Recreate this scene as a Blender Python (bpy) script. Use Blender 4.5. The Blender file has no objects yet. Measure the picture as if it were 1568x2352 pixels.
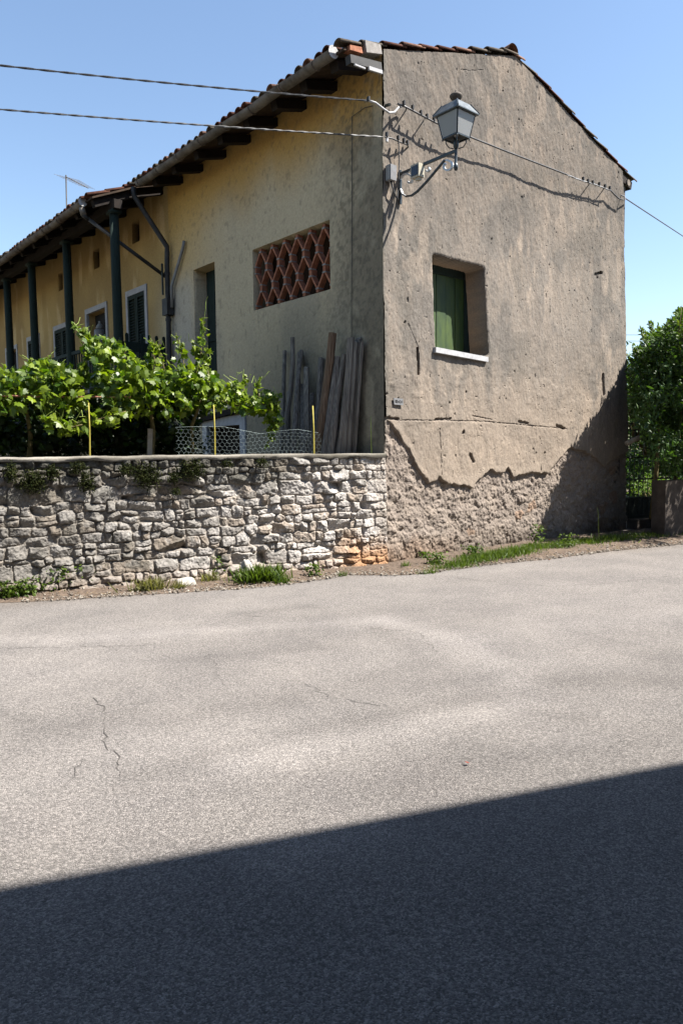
import bpy, math, random
import numpy as np
from math import sin, cos, tan, pi, radians, atan, atan2, asin
from mathutils import Matrix, Vector
random.seed(7); rng = np.random.default_rng(11)
scene = bpy.context.scene
# ------------------------------------------------------------------ camera
# photo coordinates used below: 1568 x 2352 picture, focal length 1649 px
FP = 1649.0
th = atan(135/FP); rho = radians(.65)
f_ = np.array([0, cos(th), -sin(th)]); r_ = np.array([1., 0, 0]); q_ = np.cross(r_, f_)
rv = r_*cos(rho)-q_*sin(rho); qv = q_*cos(rho)+r_*sin(rho)
CAM = np.array([0, 0, 1.6])
cam = bpy.data.cameras.new('camera'); co = bpy.data.objects.new('camera', cam); scene.collection.objects.link(co)
cam.sensor_fit = 'VERTICAL'; cam.sensor_height = 24; cam.lens = 24*FP/2352; cam.clip_start = .05; cam.clip_end = 3000
co.matrix_world = Matrix(((rv[0], qv[0], -f_[0], CAM[0]), (rv[1], qv[1], -f_[1], CAM[1]), (rv[2], qv[2], -f_[2], CAM[2]), (0, 0, 0, 1)))
scene.camera = co
# ------------------------------------------------------------------ house frame: u along the gable, v along the long facade
def ray(x, y): return f_+rv*(x-784)/FP+qv*(1176-y)/FP
def hit(x, y, p, n):
    d = ray(x, y); return CAM+d*(np.dot(np.asarray(p)-CAM, n)/np.dot(d, n))
Z = np.array([0, 0, 1.])
G = hit(884, 1302, (0, 0, 0), Z)
_d = ray(2707, 1020); _a = atan2(_d[0], _d[1])
u = np.array([sin(_a), cos(_a), 0]); n = np.array([u[1], -u[0], 0]); v = -n
def W(a, b, z): return np.multiply.outer(np.asarray(a, float), u)+np.multiply.outer(np.asarray(b, float), v)+np.multiply.outer(np.asarray(z, float), Z)+G
def gt(x, y, off=0.):                       # photo point -> (t, z) on the gable plane
    p = hit(x, y, G+n*off, n); return float(np.dot(p-G, u)), float(p[2])
def ft(x, y, off=0.):                       # photo point -> (b, z) on the facade plane
    p = hit(x, y, G-u*off, u); return float(np.dot(p-G, v)), float(p[2])
# ------------------------------------------------------------------ sun, sky, exposure
SUN = u*.36+n*.45+Z*.82; SUN /= np.linalg.norm(SUN)
world = bpy.data.worlds.new('World'); scene.world = world; world.use_nodes = True
nt = world.node_tree; bg = nt.nodes['Background']
sky = nt.nodes.new('ShaderNodeTexSky'); sky.sky_type = 'NISHITA'; sky.sun_disc = False
sky.sun_elevation = asin(SUN[2]); sky.sun_rotation = atan2(SUN[0], SUN[1])
sky.air_density = 1.15; sky.dust_density = .5; sky.ozone_density = 1.5; sky.altitude = 100
nt.links.new(sky.outputs[0], bg.inputs[0]); bg.inputs[1].default_value = .07
sl = bpy.data.lights.new('sun', 'SUN'); so = bpy.data.objects.new('sun', sl); scene.collection.objects.link(so)
sl.energy = 5.0; sl.angle = radians(.53); sl.color = (1, .95, .88)
so.rotation_euler = Vector(SUN).to_track_quat('Z', 'Y').to_euler(); so.location = (6, -2, 14)
scene.view_settings.view_transform = 'Standard'; scene.view_settings.look = 'None'
scene.view_settings.exposure = 1.70; scene.view_settings.gamma = 1
# ------------------------------------------------------------------ noise
def _h(ix, iy, s):
    with np.errstate(over='ignore'):
        h = (ix.astype(np.int64)*374761393+iy.astype(np.int64)*668265263+s*1442695041) & 0xffffffff
        h = ((h ^ (h >> 13))*1274126177) & 0xffffffff
        h = ((h ^ (h >> 15))*2246822519) & 0xffffffff
        return ((h ^ (h >> 16)) & 0xffffff)/float(0xffffff)
def vn(x, y, s=0):
    x = np.asarray(x, float); y = np.asarray(y, float)
    ix = np.floor(x); iy = np.floor(y); fx = x-ix; fy = y-iy
    fx = fx*fx*fx*(fx*(fx*6-15)+10); fy = fy*fy*fy*(fy*(fy*6-15)+10)
    a = _h(ix, iy, s); b = _h(ix+1, iy, s); c = _h(ix, iy+1, s); d = _h(ix+1, iy+1, s)
    return (a*(1-fx)+b*fx)*(1-fy)+(c*(1-fx)+d*fx)*fy
def fbm(x, y, o=4, s=0, g=.5):
    t = 0; w = 1; k = 0
    for i in range(o):
        t = t+w*vn(x*2**i+17.3*i, y*2**i+9.1*i, s+i*31); k += w; w *= g
    return t/k
def sm(a, b, x):
    t = np.clip((x-a)/(b-a), 0, 1); return t*t*(3-2*t)
def mix(c0, c1, m):
    m = np.asarray(m)[..., None]; return np.asarray(c0)*(1-m)+np.asarray(c1)*m
# ------------------------------------------------------------------ mesh helpers
ORI = {}
def mesh_np(name, V, F, col=None, smooth=False):
    V = np.asarray(V, np.float64); me = bpy.data.meshes.new(name)
    if isinstance(F, np.ndarray):
        k = F.shape[1]; m = F.shape[0]
        me.vertices.add(len(V)); me.vertices.foreach_set('co', V.astype(np.float32).ravel())
        me.loops.add(m*k); me.loops.foreach_set('vertex_index', F.astype(np.int32).ravel())
        me.polygons.add(m); me.polygons.foreach_set('loop_start', np.arange(0, m*k, k, dtype=np.int32))
        try: me.polygons.foreach_set('loop_total', np.full(m, k, np.int32))
        except Exception: pass
        me.update(calc_edges=True)
    else:
        me.from_pydata([tuple(p) for p in V], [], F); me.update()
    if col is not None:
        at = me.color_attributes.new('Col', 'FLOAT_COLOR', 'POINT')
        c = np.ones((len(V), 4), np.float32); c[:, :3] = col; at.data.foreach_set('color', c.ravel())
    me.polygons.foreach_set('use_smooth', np.full(len(me.polygons), bool(smooth)))
    return me
def tag(o, label=None, cat=None, group=None, kind=None):
    if label: o['label'] = label
    if cat: o['category'] = cat
    if group: o['group'] = group
    if kind: o['kind'] = kind
    return o
def obj(name, V, F, mat, parent=None, col=None, smooth=False, loc=None):
    V = np.asarray(V, float)
    if parent is not None: org = ORI[parent.name]
    else:
        org = np.array(loc if loc is not None else [V[:, 0].mean(), V[:, 1].mean(), V[:, 2].min()], float)
    me = mesh_np(name, V-org, F, col, smooth); o = bpy.data.objects.new(name, me); scene.collection.objects.link(o)
    me.materials.append(mat)
    if parent is not None: o.parent = parent
    else: o.location = org
    ORI[o.name] = org
    return o
def thing(name, loc, label, cat, group=None):
    o = bpy.data.objects.new(name, None); scene.collection.objects.link(o); o.empty_display_size = .2
    o.location = tuple(float(c) for c in loc); ORI[o.name] = np.array(loc, float); return tag(o, label, cat, group)
class MB:
    def __init__(s): s.V = []; s.F = []
    def add(s, V, F):
        k = len(s.V); s.V += [np.asarray(p, float) for p in V]; s.F += [tuple(i+k for i in f) for f in F]; return s
    def hexa(s, P):   # 8 points: bottom ring 0-3, top ring 4-7
        return s.add(P, [(3, 2, 1, 0), (4, 5, 6, 7), (0, 1, 5, 4), (1, 2, 6, 5), (2, 3, 7, 6), (3, 0, 4, 7)])
    def box(s, a0, a1, b0, b1, z0, z1):   # house frame
        return s.hexa([W(a0, b0, z0), W(a1, b0, z0), W(a1, b1, z0), W(a0, b1, z0), W(a0, b0, z1), W(a1, b0, z1), W(a1, b1, z1), W(a0, b1, z1)])
    def beam(s, p0, p1, w, h, up=Z):
        p0 = np.asarray(p0, float); p1 = np.asarray(p1, float); d = p1-p0; d /= np.linalg.norm(d)
        x = np.cross(d, up); x /= np.linalg.norm(x); y = np.cross(x, d)
        c = [(-1, -1), (1, -1), (1, 1), (-1, 1)]
        return s.hexa([p0+x*i*w/2+y*j*h/2 for i, j in c]+[p1+x*i*w/2+y*j*h/2 for i, j in c])
    def tube(s, P, r, k=8, cap=True, flat=None, jit=0.):
        P = [np.asarray(p, float) for p in P]; R = r if hasattr(r, '__len__') else [r]*len(P); ref = None; V = []; F = []
        for i, p in enumerate(P):
            d = P[min(i+1, len(P)-1)]-P[max(i-1, 0)]; d = d/(np.linalg.norm(d)+1e-12)
            if ref is None: ref = np.cross(d, Z if abs(d[2]) < .9 else np.array([1., 0, 0]))
            x = ref-d*np.dot(ref, d); x /= np.linalg.norm(x)+1e-12; ref = x; y = np.cross(d, x)
            for j in range(k):
                a = 2*pi*j/k; q = R[i]*(1+jit*(random.random()-.5)); V.append(p+x*cos(a)*q+y*sin(a)*q*(flat or 1))
        m = len(P)
        for i in range(m-1):
            for j in range(k): F.append((i*k+j, i*k+(j+1) % k, (i+1)*k+(j+1) % k, (i+1)*k+j))
        if cap: F.append(tuple(range(k-1, -1, -1))); F.append(tuple((m-1)*k+j for j in range(k)))
        return s.add(V, F)
    def lathe(s, c, prof, k=16, ax=Z):
        c = np.asarray(c, float); V = []; F = []
        x = np.cross(ax, [1., 0, 0] if abs(ax[0]) < .9 else [0, 1., 0]); x /= np.linalg.norm(x); y = np.cross(ax, x)
        for r, h in prof:
            for j in range(k): a = 2*pi*j/k; V.append(c+ax*h+(x*cos(a)+y*sin(a))*r)
        for i in range(len(prof)-1):
            for j in range(k): F.append((i*k+j, i*k+(j+1) % k, (i+1)*k+(j+1) % k, (i+1)*k+j))
        F.append(tuple(range(k-1, -1, -1))); F.append(tuple((len(prof)-1)*k+j for j in range(k)))
        return s.add(V, F)
    def build(s, name, mat, parent=None, smooth=False, col=None, loc=None):
        return obj(name, np.array(s.V), s.F, mat, parent, col, smooth, loc)
def grid(name, P, mat, parent=None, col=None, keep=None, smooth=False, loc=None, flip=False):
    ny, nx = P.shape[:2]; i = np.arange(ny*nx).reshape(ny, nx)
    F = np.stack([i[:-1, :-1], i[:-1, 1:], i[1:, 1:], i[1:, :-1]], -1).reshape(-1, 4)
    if flip: F = F[:, ::-1]
    if keep is not None: F = F[keep.ravel()]
    return obj(name, P.reshape(-1, 3), F, mat, parent, None if col is None else col.reshape(-1, 3), smooth, loc)
def rots(N, m, up=.0, spread=1., axis=None):
    """random orthonormal frames; leaf normal biased to 'axis'"""
    nrm = rng.normal(size=(N, 3))*spread
    if axis is not None: nrm = nrm+np.asarray(axis)
    nrm /= np.linalg.norm(nrm, axis=1)[:, None]
    d = rng.normal(size=(N, 3)); d[:, 2] += up
    d -= nrm*(d*nrm).sum(1)[:, None]; d /= np.linalg.norm(d, axis=1)[:, None]
    return np.stack([np.cross(d, nrm), d, nrm], -1)      # columns x, y(length), z(normal)
def scatter(T, TF, P, R, S):
    k = len(T); V = np.einsum('nij,kj->nki', R, T)*S[:, None, None]+P[:, None, :]
    F = (TF[None]+np.arange(len(P))[:, None, None]*k).reshape(-1, TF.shape[1]); return V.reshape(-1, 3), F
def leafcol(N, k, c0, c1, s=1.):
    m = rng.random(N)**s; c = mix(c0, c1, m)*(0.85+.3*rng.random(N))[:, None]; return np.repeat(c*.64, k, 0)
# leaf shapes
_o = [(0, 0), (.18, -.12), (.42, -.02), (.36, .16), (.55, .38), (.34, .44), (.3, .62), (.12, .66), (0, 1.), (-.12, .66), (-.3, .62), (-.34, .44), (-.55, .38), (-.36, .16), (-.42, -.02), (-.18, -.12)]
VT = np.array([(0, .33, 0)]+[(x, y, -.35*abs(x)+.12*(y-.3)*(1-y)-.25*max(0, y-.6)**2) for x, y in _o])
VF = np.array([(0, i, i % (len(_o))+1) for i in range(1, len(_o)+1)])
LT = np.array([(0, 0, 0), (.17, .3, -.05), (.2, .6, -.08), (0, 1, -.14), (-.2, .6, -.08), (-.17, .3, -.05), (0, .5, .03)])
LF = np.array([(6, 0, 1), (6, 1, 2), (6, 2, 3), (6, 3, 4), (6, 4, 5), (6, 5, 0)])
BT = np.array([(-.035, 0, 0), (.035, 0, 0), (.028, .4, .06), (-.028, .4, .06), (.016, .75, .2), (-.016, .75, .2), (0, 1, .38)])
BF = np.array([(0, 1, 2), (0, 2, 3), (3, 2, 4), (3, 4, 5), (5, 4, 6)])
# ------------------------------------------------------------------ materials
def mat(name): 
    m = bpy.data.materials.new(name); m.use_nodes = True; t = m.node_tree; return m, t, t.nodes['Principled BSDF']
def nd(t, ty, **k):
    x = t.nodes.new(ty)
    for a, b in k.items():
        if a in x.inputs.keys(): x.inputs[a].default_value = b
        else: setattr(x, a, b)
    return x
def noise_mix(t, scale, c_lo, c_hi, detail=6, rough=.6, lo=.3, hi=.7, stretch=None, coord='Object'):
    tc = nd(t, 'ShaderNodeTexCoord'); nz = nd(t, 'ShaderNodeTexNoise', Scale=scale, Detail=detail, Roughness=rough)
    src = tc.outputs[coord]
    if stretch:
        mp = nd(t, 'ShaderNodeMapping'); mp.inputs['Scale'].default_value = stretch; t.links.new(src, mp.inputs[0]); src = mp.outputs[0]
    t.links.new(src, nz.inputs['Vector'])
    cr = nd(t, 'ShaderNodeValToRGB'); e = cr.color_ramp.elements
    e[0].position = lo; e[1].position = hi; e[0].color = (*c_lo, 1); e[1].color = (*c_hi, 1)
    t.links.new(nz.outputs['Fac'], cr.inputs[0]); return cr.outputs[0], nz
def bump(t, b, src, strength, dist):
    bp = nd(t, 'ShaderNodeBump', Strength=strength, Distance=dist); t.links.new(src, bp.inputs['Height'])
    prev = b.inputs['Normal'].links
    if prev: t.links.new(prev[0].from_socket, bp.inputs['Normal'])
    t.links.new(bp.outputs[0], b.inputs['Normal'])
def simple(name, c_lo, c_hi, scale=8, rough=.8, metal=0., bscale=60, bstr=.3, bdist=.004, stretch=None, spec=.3):
    m, t, b = mat(name); c, _ = noise_mix(t, scale, c_lo, c_hi, stretch=stretch); t.links.new(c, b.inputs['Base Color'])
    b.inputs['Roughness'].default_value = rough; b.inputs['Metallic'].default_value = metal; b.inputs['Specular IOR Level'].default_value = spec
    if bstr:
        _, z = noise_mix(t, bscale, (0, 0, 0), (1, 1, 1), stretch=stretch); bump(t, b, z.outputs['Fac'], bstr, bdist)
    return m
def vcol(name, lo=.75, hi=1.25, scale=30, bscale=120, bstr=.5, bdist=.004, rough=.95, stretch=None, spec=.15):
    m, t, b = mat(name); at = nd(t, 'ShaderNodeAttribute', attribute_name='Col')
    c, _ = noise_mix(t, scale, (lo,)*3, (hi,)*3, stretch=stretch)
    mx = nd(t, 'ShaderNodeMix', data_type='RGBA', blend_type='MULTIPLY'); mx.inputs[0].default_value = 1
    t.links.new(at.outputs['Color'], mx.inputs[6]); t.links.new(c, mx.inputs[7]); t.links.new(mx.outputs[2], b.inputs['Base Color'])
    b.inputs['Roughness'].default_value = rough; b.inputs['Specular IOR Level'].default_value = spec
    _, z = noise_mix(t, bscale, (0, 0, 0), (1, 1, 1), stretch=stretch); bump(t, b, z.outputs['Fac'], bstr, bdist)
    return m
def leafmat(name, rough=.38, trans=.45, spec=.5, tint=(1.25, 1.3, .5)):
    m, t, b = mat(name); at = nd(t, 'ShaderNodeAttribute', attribute_name='Col')
    t.links.new(at.outputs['Color'], b.inputs['Base Color']); b.inputs['Roughness'].default_value = rough; b.inputs['Specular IOR Level'].default_value = spec
    tr = nd(t, 'ShaderNodeBsdfTranslucent'); mx = nd(t, 'ShaderNodeMix', data_type='RGBA', blend_type='MULTIPLY'); mx.inputs[0].default_value = 1
    mx.inputs[7].default_value = (*tint, 1); t.links.new(at.outputs['Color'], mx.inputs[6]); t.links.new(mx.outputs[2], tr.inputs[0])
    ms = nd(t, 'ShaderNodeMixShader'); ms.inputs[0].default_value = trans; out = t.nodes['Material Output']
    t.links.new(b.outputs[0], ms.inputs[1]); t.links.new(tr.outputs[0], ms.inputs[2]); t.links.new(ms.outputs[0], out.inputs[0]); return m
M = {}
M['plaster'] = vcol('aged_plaster', .8, 1.2, 45, 140, .5, .005)
M['stone'] = vcol('rubble_stone', .62, 1.3, 38, 90, .8, .007)
M['facade'] = vcol('shaded_plaster', .86, 1.14, 30, 160, .2, .002)
M['tile'] = vcol('roof_tile', .6, 1.3, 14, 60, .5, .004)
M['soil'] = simple('soil', (.04, .028, .02), (.135, .10, .074), 25, .95, bscale=90, bstr=.8, bdist=.01)
M['earth'] = simple('garden_earth', (.05, .04, .025), (.12, .1, .06), 6, .95, bscale=30, bstr=.8, bdist=.02)
M['oldwood'] = simple('weathered_wood', (.065, .058, .050), (.25, .22, .185), 7, .95, bscale=16, bstr=.9, bdist=.012, stretch=(7, 7, .35))
M['brownwood'] = simple('brown_bark_wood', (.07, .042, .024), (.22, .145, .09), 9, .9, bscale=30, bstr=.7, bdist=.008, stretch=(5, 5, .5))
M['rafter'] = simple('dark_rafter_wood', (.005, .0035, .0025), (.016, .010, .007), 8, .9, bscale=30, bstr=.4)
M['soffit'] = simple('soffit_board', (.018, .011, .006), (.05, .03, .017), 8, .9, bscale=30, bstr=.4)
M['greenwood'] = simple('dark_green_paint', (.004, .010, .008), (.012, .025, .019), 12, .85, bscale=40, bstr=.3, stretch=(5, 5, .6))
M['greypaint'] = simple('pale_stone_surround', (.26, .26, .27), (.37, .37, .375), 10, .9, bscale=60, bstr=.3)
M['dark'] = simple('dark_interior', (.006, .006, .006), (.014, .012, .01), 4, .9, bstr=0)
M['zinc'] = simple('weathered_zinc', (.045, .034, .025), (.19, .17, .145), 4, .8, .1, bscale=30, bstr=.3)
M['rust'] = simple('rusty_gutter', (.04, .024, .016), (.19, .165, .135), 5, .8, .1, bscale=30, bstr=.5)
M['pipe'] = simple('grey_downpipe', (.016, .016, .016), (.048, .046, .044), 6, .6, .1, bstr=.2)
M['conduit'] = simple('plastic_conduit', (.16, .16, .155), (.24, .24, .23), 6, .6, bstr=.1)
M['brick'] = simple('terracotta_brick', (.17, .062, .035), (.37, .155, .085), 14, .9, bscale=70, bstr=.5)
M['mortar'] = simple('mortar', (.17, .155, .14), (.28, .26, .24), 20, .95, bscale=60, bstr=.6)
M['whitestone'] = simple('white_sill_stone', (.27, .27, .28), (.42, .42, .42), 15, .8, bstr=.2)
M['lampmetal'] = simple('lamp_metal', (.022, .03, .034), (.06, .072, .078), 12, .42, .5, bstr=.15, spec=.5)
M['scroll'] = simple('sunlit_scroll_metal', (.3, .32, .33), (.5, .52, .53), 12, .4, .6, bstr=.1, spec=.5)  # lamp metal in a lighter colour, imitating sun on the spirals
M['lampshine'] = simple('worn_lamp_metal', (.05, .06, .065), (.13, .145, .15), 12, .4, .4, bstr=.1, spec=.5)
M['cable'] = simple('cable_sheath', (.03, .03, .032), (.10, .10, .10), 20, .5, bstr=.1)
M['clamp'] = simple('black_clamp', (.012, .012, .012), (.03, .03, .03), 20, .5, bstr=0)
M['palewire'] = simple('pale_cable', (.26, .26, .26), (.42, .42, .42), 20, .45, bstr=0)
M['boxgrey'] = simple('grey_box', (.13, .132, .135), (.19, .19, .195), 20, .5, bstr=.1)
M['boxcream'] = simple('cream_box', (.28, .26, .2), (.38, .36, .29), 20, .5, bstr=.1)
M['bamboo'] = simple('yellow_stake', (.2, .17, .03), (.36, .3, .05), 14, .6, bscale=30, bstr=.3)
M['wiremesh'] = simple('galvanised_wire', (.18, .23, .23), (.34, .40, .40), 20, .5, .4, bstr=0)
M['iron'] = simple('dark_iron', (.015, .02, .018), (.05, .06, .055), 20, .6, .3, bstr=.2)
M['rod'] = simple('rusty_rod', (.14, .05, .03), (.32, .15, .1), 20, .7, .2, bstr=.3)
M['twig'] = simple('vine_stem', (.06, .045, .02), (.16, .13, .05), 20, .8, bstr=.3)
M['tendril'] = simple('green_tendril', (.16, .24, .03), (.3, .36, .08), 20, .6, bstr=0)
M['branch'] = simple('pale_branch', (.2, .165, .13), (.34, .3, .24), 10, .8, bstr=.4)
M['pillar'] = simple('brown_pillar_render', (.035, .028, .024), (.08, .065, .054), 5, .95, bscale=40, bstr=.6, bdist=.01)
M['neighbour'] = simple('neighbour_plaster', (.05, .047, .043), (.08, .075, .07), 3, .95, bstr=.2)
M['vine'] = leafmat('vine_leaf', .42, .5, .45)
M['laurel'] = leafmat('laurel_leaf', .5, .35, .35)
M['grass'] = leafmat('grass_blade', .5, .45, .3)
M['moss'] = leafmat('moss_leaf', .9, .1, .05)
M['dry'] = leafmat('dry_leaf', .8, .2, .1, (1.1, .9, .6))
m, t, b = mat('frosted_glass'); b.inputs['Base Color'].default_value = (.28, .285, .28, 1); b.inputs['Roughness'].default_value = .35
b.inputs['Transmission Weight'].default_value = .35; M['frost'] = m
m, t, b = mat('dark_glass'); b.inputs['Base Color'].default_value = (.012, .016, .024, 1); b.inputs['Roughness'].default_value = .12; M['glass'] = m
# green shutter: streaked paint, moss-yellow patches
m, t, b = mat('green_shutter_paint')
c1, _ = noise_mix(t, 2.2, (.010, .032, .006), (.045, .075, .006), lo=.35, hi=.8, stretch=(5, 5, 1.2)); t.links.new(c1, b.inputs['Base Color']); b.inputs['Roughness'].default_value = .65; M['shutter'] = m
# asphalt
m, t, b = mat('worn_asphalt'); at = nd(t, 'ShaderNodeAttribute', attribute_name='Col'); tc = nd(t, 'ShaderNodeTexCoord')
vo = nd(t, 'ShaderNodeTexVoronoi', Scale=165); t.links.new(tc.outputs['Object'], vo.inputs['Vector'])
hs = nd(t, 'ShaderNodeSeparateColor'); t.links.new(vo.outputs['Color'], hs.inputs[0])
cr = nd(t, 'ShaderNodeValToRGB'); e = cr.color_ramp.elements; e[0].position = 0; e[1].position = 1; e[0].color = (.58, .58, .58, 1); e[1].color = (1.6, 1.58, 1.56, 1)
x = cr.color_ramp.elements.new(.6); x.color = (1, 1, 1, 1); t.links.new(hs.outputs[0], cr.inputs[0])
c2, n2 = noise_mix(t, 55, (.72,)*3, (1.25,)*3, 4, .7)
c3, n3 = noise_mix(t, 1.3, (.86, .86, .87), (1.12, 1.11, 1.1), 5, .6)
last = at.outputs['Color']
for c in (cr.outputs[0], c2, c3):
    mx = nd(t, 'ShaderNodeMix', data_type='RGBA', blend_type='MULTIPLY'); mx.inputs[0].default_value = 1
    t.links.new(last, mx.inputs[6]); t.links.new(c, mx.inputs[7]); last = mx.outputs[2]
t.links.new(last, b.inputs['Base Color']); b.inputs['Roughness'].default_value = .95; b.inputs['Specular IOR Level'].default_value = .1
bump(t, b, vo.outputs['Distance'], .9, -.006); bump(t, b, n2.outputs['Fac'], .5, .006); M['asphalt'] = m
M['crack'] = simple('crack_filler', (.035, .032, .03), (.075, .068, .062), 30, .95, bstr=0)

# ================================================================== SETTING: ground, road
gx = np.linspace(-300, 300, 41); gy = np.linspace(-300, 300, 41); X, Y = np.meshgrid(gx, gy)
tag(grid('ground', np.stack([X, Y, np.full_like(X, -.06)], -1), M['earth'], loc=(0, 0, -.06)), 'dark earth reaching away behind the house and garden', 'ground', kind='structure')
def spaced(lo, a, b, hi, step, big):
    return np.concatenate([np.arange(lo, a, big), np.arange(a, b, step), np.arange(b, hi+big, big)])
WA = hit(0, 1376, (0, 0, 0), Z); WB = G.copy(); wd = (WB-WA); wd[2] = 0; wl = np.linalg.norm(wd); wd /= wl; wn = np.array([wd[1], -wd[0], 0])
X, Y = np.meshgrid(spaced(-30, -5, 9, 40, .04, 1.), spaced(-12, 1.3, 15, 15.5, .04, .5))
base = np.ones(X.shape+(3,))*np.array([.163, .151, .141])
# along-road coordinate and cross coordinate
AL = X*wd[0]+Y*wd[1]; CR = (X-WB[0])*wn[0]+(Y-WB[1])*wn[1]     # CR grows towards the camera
k = fbm(AL*.35+2, CR*1.1, 4, 5); base = base*(0.87+.26*k)[..., None]*(1-.26*sm(3.8, 8., CR+.5*(fbm(AL*.5, CR*.5, 3, 6)-.5)))[..., None]  # asphalt colour falls off on the near side to deepen the shade there
def band(px, wid, amt, c=(1, 1, 1)):
    global base
    P = np.array([hit(x, y, (0, 0, 0), Z)[:2] for x, y in px]); dmin = np.full(X.shape, 9.)
    for p, q in zip(P[:-1], P[1:]):
        e = q-p; tt = np.clip(((X-p[0])*e[0]+(Y-p[1])*e[1])/np.dot(e, e), 0, 1)
        dmin = np.minimum(dmin, np.hypot(X-p[0]-e[0]*tt, Y-p[1]-e[1]*tt))
    w = np.exp(-(dmin/wid*(0.6+.8*fbm(X*2.3, Y*2.3, 3, 9)))**2)
    base = base*(1+(amt*w)[..., None]*np.array(c))
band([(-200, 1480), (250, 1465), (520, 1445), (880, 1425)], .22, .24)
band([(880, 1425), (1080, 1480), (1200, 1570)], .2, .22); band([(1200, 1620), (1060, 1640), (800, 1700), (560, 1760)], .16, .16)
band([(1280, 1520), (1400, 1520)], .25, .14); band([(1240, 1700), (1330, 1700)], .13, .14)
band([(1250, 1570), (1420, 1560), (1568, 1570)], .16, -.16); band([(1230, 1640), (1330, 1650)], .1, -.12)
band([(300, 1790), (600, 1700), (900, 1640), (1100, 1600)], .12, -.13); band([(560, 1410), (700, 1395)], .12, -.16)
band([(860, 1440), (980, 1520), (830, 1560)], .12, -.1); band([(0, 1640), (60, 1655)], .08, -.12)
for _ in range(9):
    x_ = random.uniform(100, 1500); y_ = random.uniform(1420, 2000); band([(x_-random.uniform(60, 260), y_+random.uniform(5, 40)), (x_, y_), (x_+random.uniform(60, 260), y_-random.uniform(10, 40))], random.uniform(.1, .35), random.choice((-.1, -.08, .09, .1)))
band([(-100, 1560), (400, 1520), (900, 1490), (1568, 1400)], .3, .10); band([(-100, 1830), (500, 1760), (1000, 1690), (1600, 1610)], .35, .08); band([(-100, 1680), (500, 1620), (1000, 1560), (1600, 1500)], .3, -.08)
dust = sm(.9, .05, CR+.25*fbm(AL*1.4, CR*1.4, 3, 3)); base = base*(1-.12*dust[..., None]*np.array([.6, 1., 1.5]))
zz = .012*(fbm(X*.8, Y*.8, 3, 21)-.5)-.0; 
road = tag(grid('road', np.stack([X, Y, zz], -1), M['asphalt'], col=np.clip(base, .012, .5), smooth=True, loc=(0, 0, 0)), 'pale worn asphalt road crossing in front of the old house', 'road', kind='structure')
# cracks in the asphalt
def crack(px, w):
    P = [hit(x, y, (0, 0, .012), Z) for x, y in px]; Q = []
    for p, q in zip(P[:-1], P[1:]):
        m_ = max(2, int(np.linalg.norm(q-p)/.05))
        Q += [p+(q-p)*i/m_+np.array([random.gauss(0, .018), random.gauss(0, .018), 0]) for i in range(m_)]
    V = []; F = []
    for i, p in enumerate(Q):
        d = Q[min(i+1, len(Q)-1)]-Q[max(i-1, 0)]; s = np.array([-d[1], d[0], 0])/(np.hypot(d[0], d[1])+1e-9)
        ww = w*.6*(.05+1.1*random.random()); z = .012*(float(fbm(p[0]*.8, p[1]*.8, 3, 21))-.5)+.003
        for k_ in (1, -1): q = p+s*ww*k_; V.append((q[0], q[1], z))
        if i: F.append((2*i-2, 2*i-1, 2*i+1, 2*i))
    obj('crack', V, F, M['crack'], road)
crack([(480, 1500), (505, 1560), (530, 1600)], .004); crack([(215, 1600), (240, 1640), (230, 1680), (255, 1725), (275, 1750), (275, 1790)], .005)
crack([(1010, 1320), (1150, 1337), (1270, 1345), (1400, 1338), (1568, 1318)], .008); crack([(-40, 1490), (120, 1484), (380, 1478)], .006)
crack([(830, 1440), (960, 1450), (1010, 1500)], .005); crack([(560, 1412), (620, 1414)], .01); crack([(190, 1740), (160, 1790), (150, 1840)], .004)
crack([(900, 1620), (760, 1600), (700, 1560)], .004); crack([(1290, 1440), (1420, 1470), (1568, 1500)], .004)
# soil verge along the walls
edge_px = [(-300, 1402), (-120, 1390), (0, 1384), (120, 1380), (260, 1370), (400, 1362), (560, 1353), (680, 1340), (800, 1320), (900, 1322), (980, 1316), (1100, 1300), (1250, 1285), (1400, 1266), (1568, 1250), (1720, 1232)]
EP = np.array([hit(x, y, (0, 0, 0), Z) for x, y in edge_px]); es = np.concatenate([[0], np.cumsum(np.linalg.norm(np.diff(EP, axis=0), axis=1))])
S = np.arange(0, es[-1], .04); ex = np.interp(S, es, EP[:, 0]); ey = np.interp(S, es, EP[:, 1])
K = np.linspace(0, 1, 26); PP = np.zeros((len(K), len(S), 3))
wob = .10*(fbm(S*3, S*0, 4, 77)-.5)
for i, kk in enumerate(K):
    d = kk*1.6-wob*(1-kk); PP[i, :, 0] = ex-wn[0]*d; PP[i, :, 1] = ey-wn[1]*d
    PP[i, :, 2] = .006+.05*sm(0, .25, kk)+.03*(fbm(S*9, np.full_like(S, kk*14), 3, 5)-.4)*sm(0, .1, kk)
PP[0, :, 2] = .001
verge = tag(grid('verge', PP, M['soil'], smooth=True, flip=True), 'brown soil verge between asphalt and the foot of the walls', 'verge', kind='structure')
def verge_z(p):
    d = np.hypot(ex-p[0], ey-p[1]); i = int(d.argmin()); return float(.01+.05*sm(0, .25, d[i]/1.6))
# garden soil behind the stone wall
gp = [WA-wd*9-wn*.2, WB+wd*.3-wn*.2, W(0, 0, 0), W(.2, 24, 0), WA-wd*9-wn*16]
tag(obj('garden_soil', [(p[0], p[1], .55) for p in gp], [(0, 1, 2, 3, 4)], M['earth'], loc=(-3, 12, .55)), 'raised garden soil behind the stone wall', 'soil', kind='structure')

# ================================================================== HOUSE WITH THE GABLE
house = thing('gable_house', G, 'old two storey farmhouse with peeling grey gable, green shuttered window and brick lattice', 'house')
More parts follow.
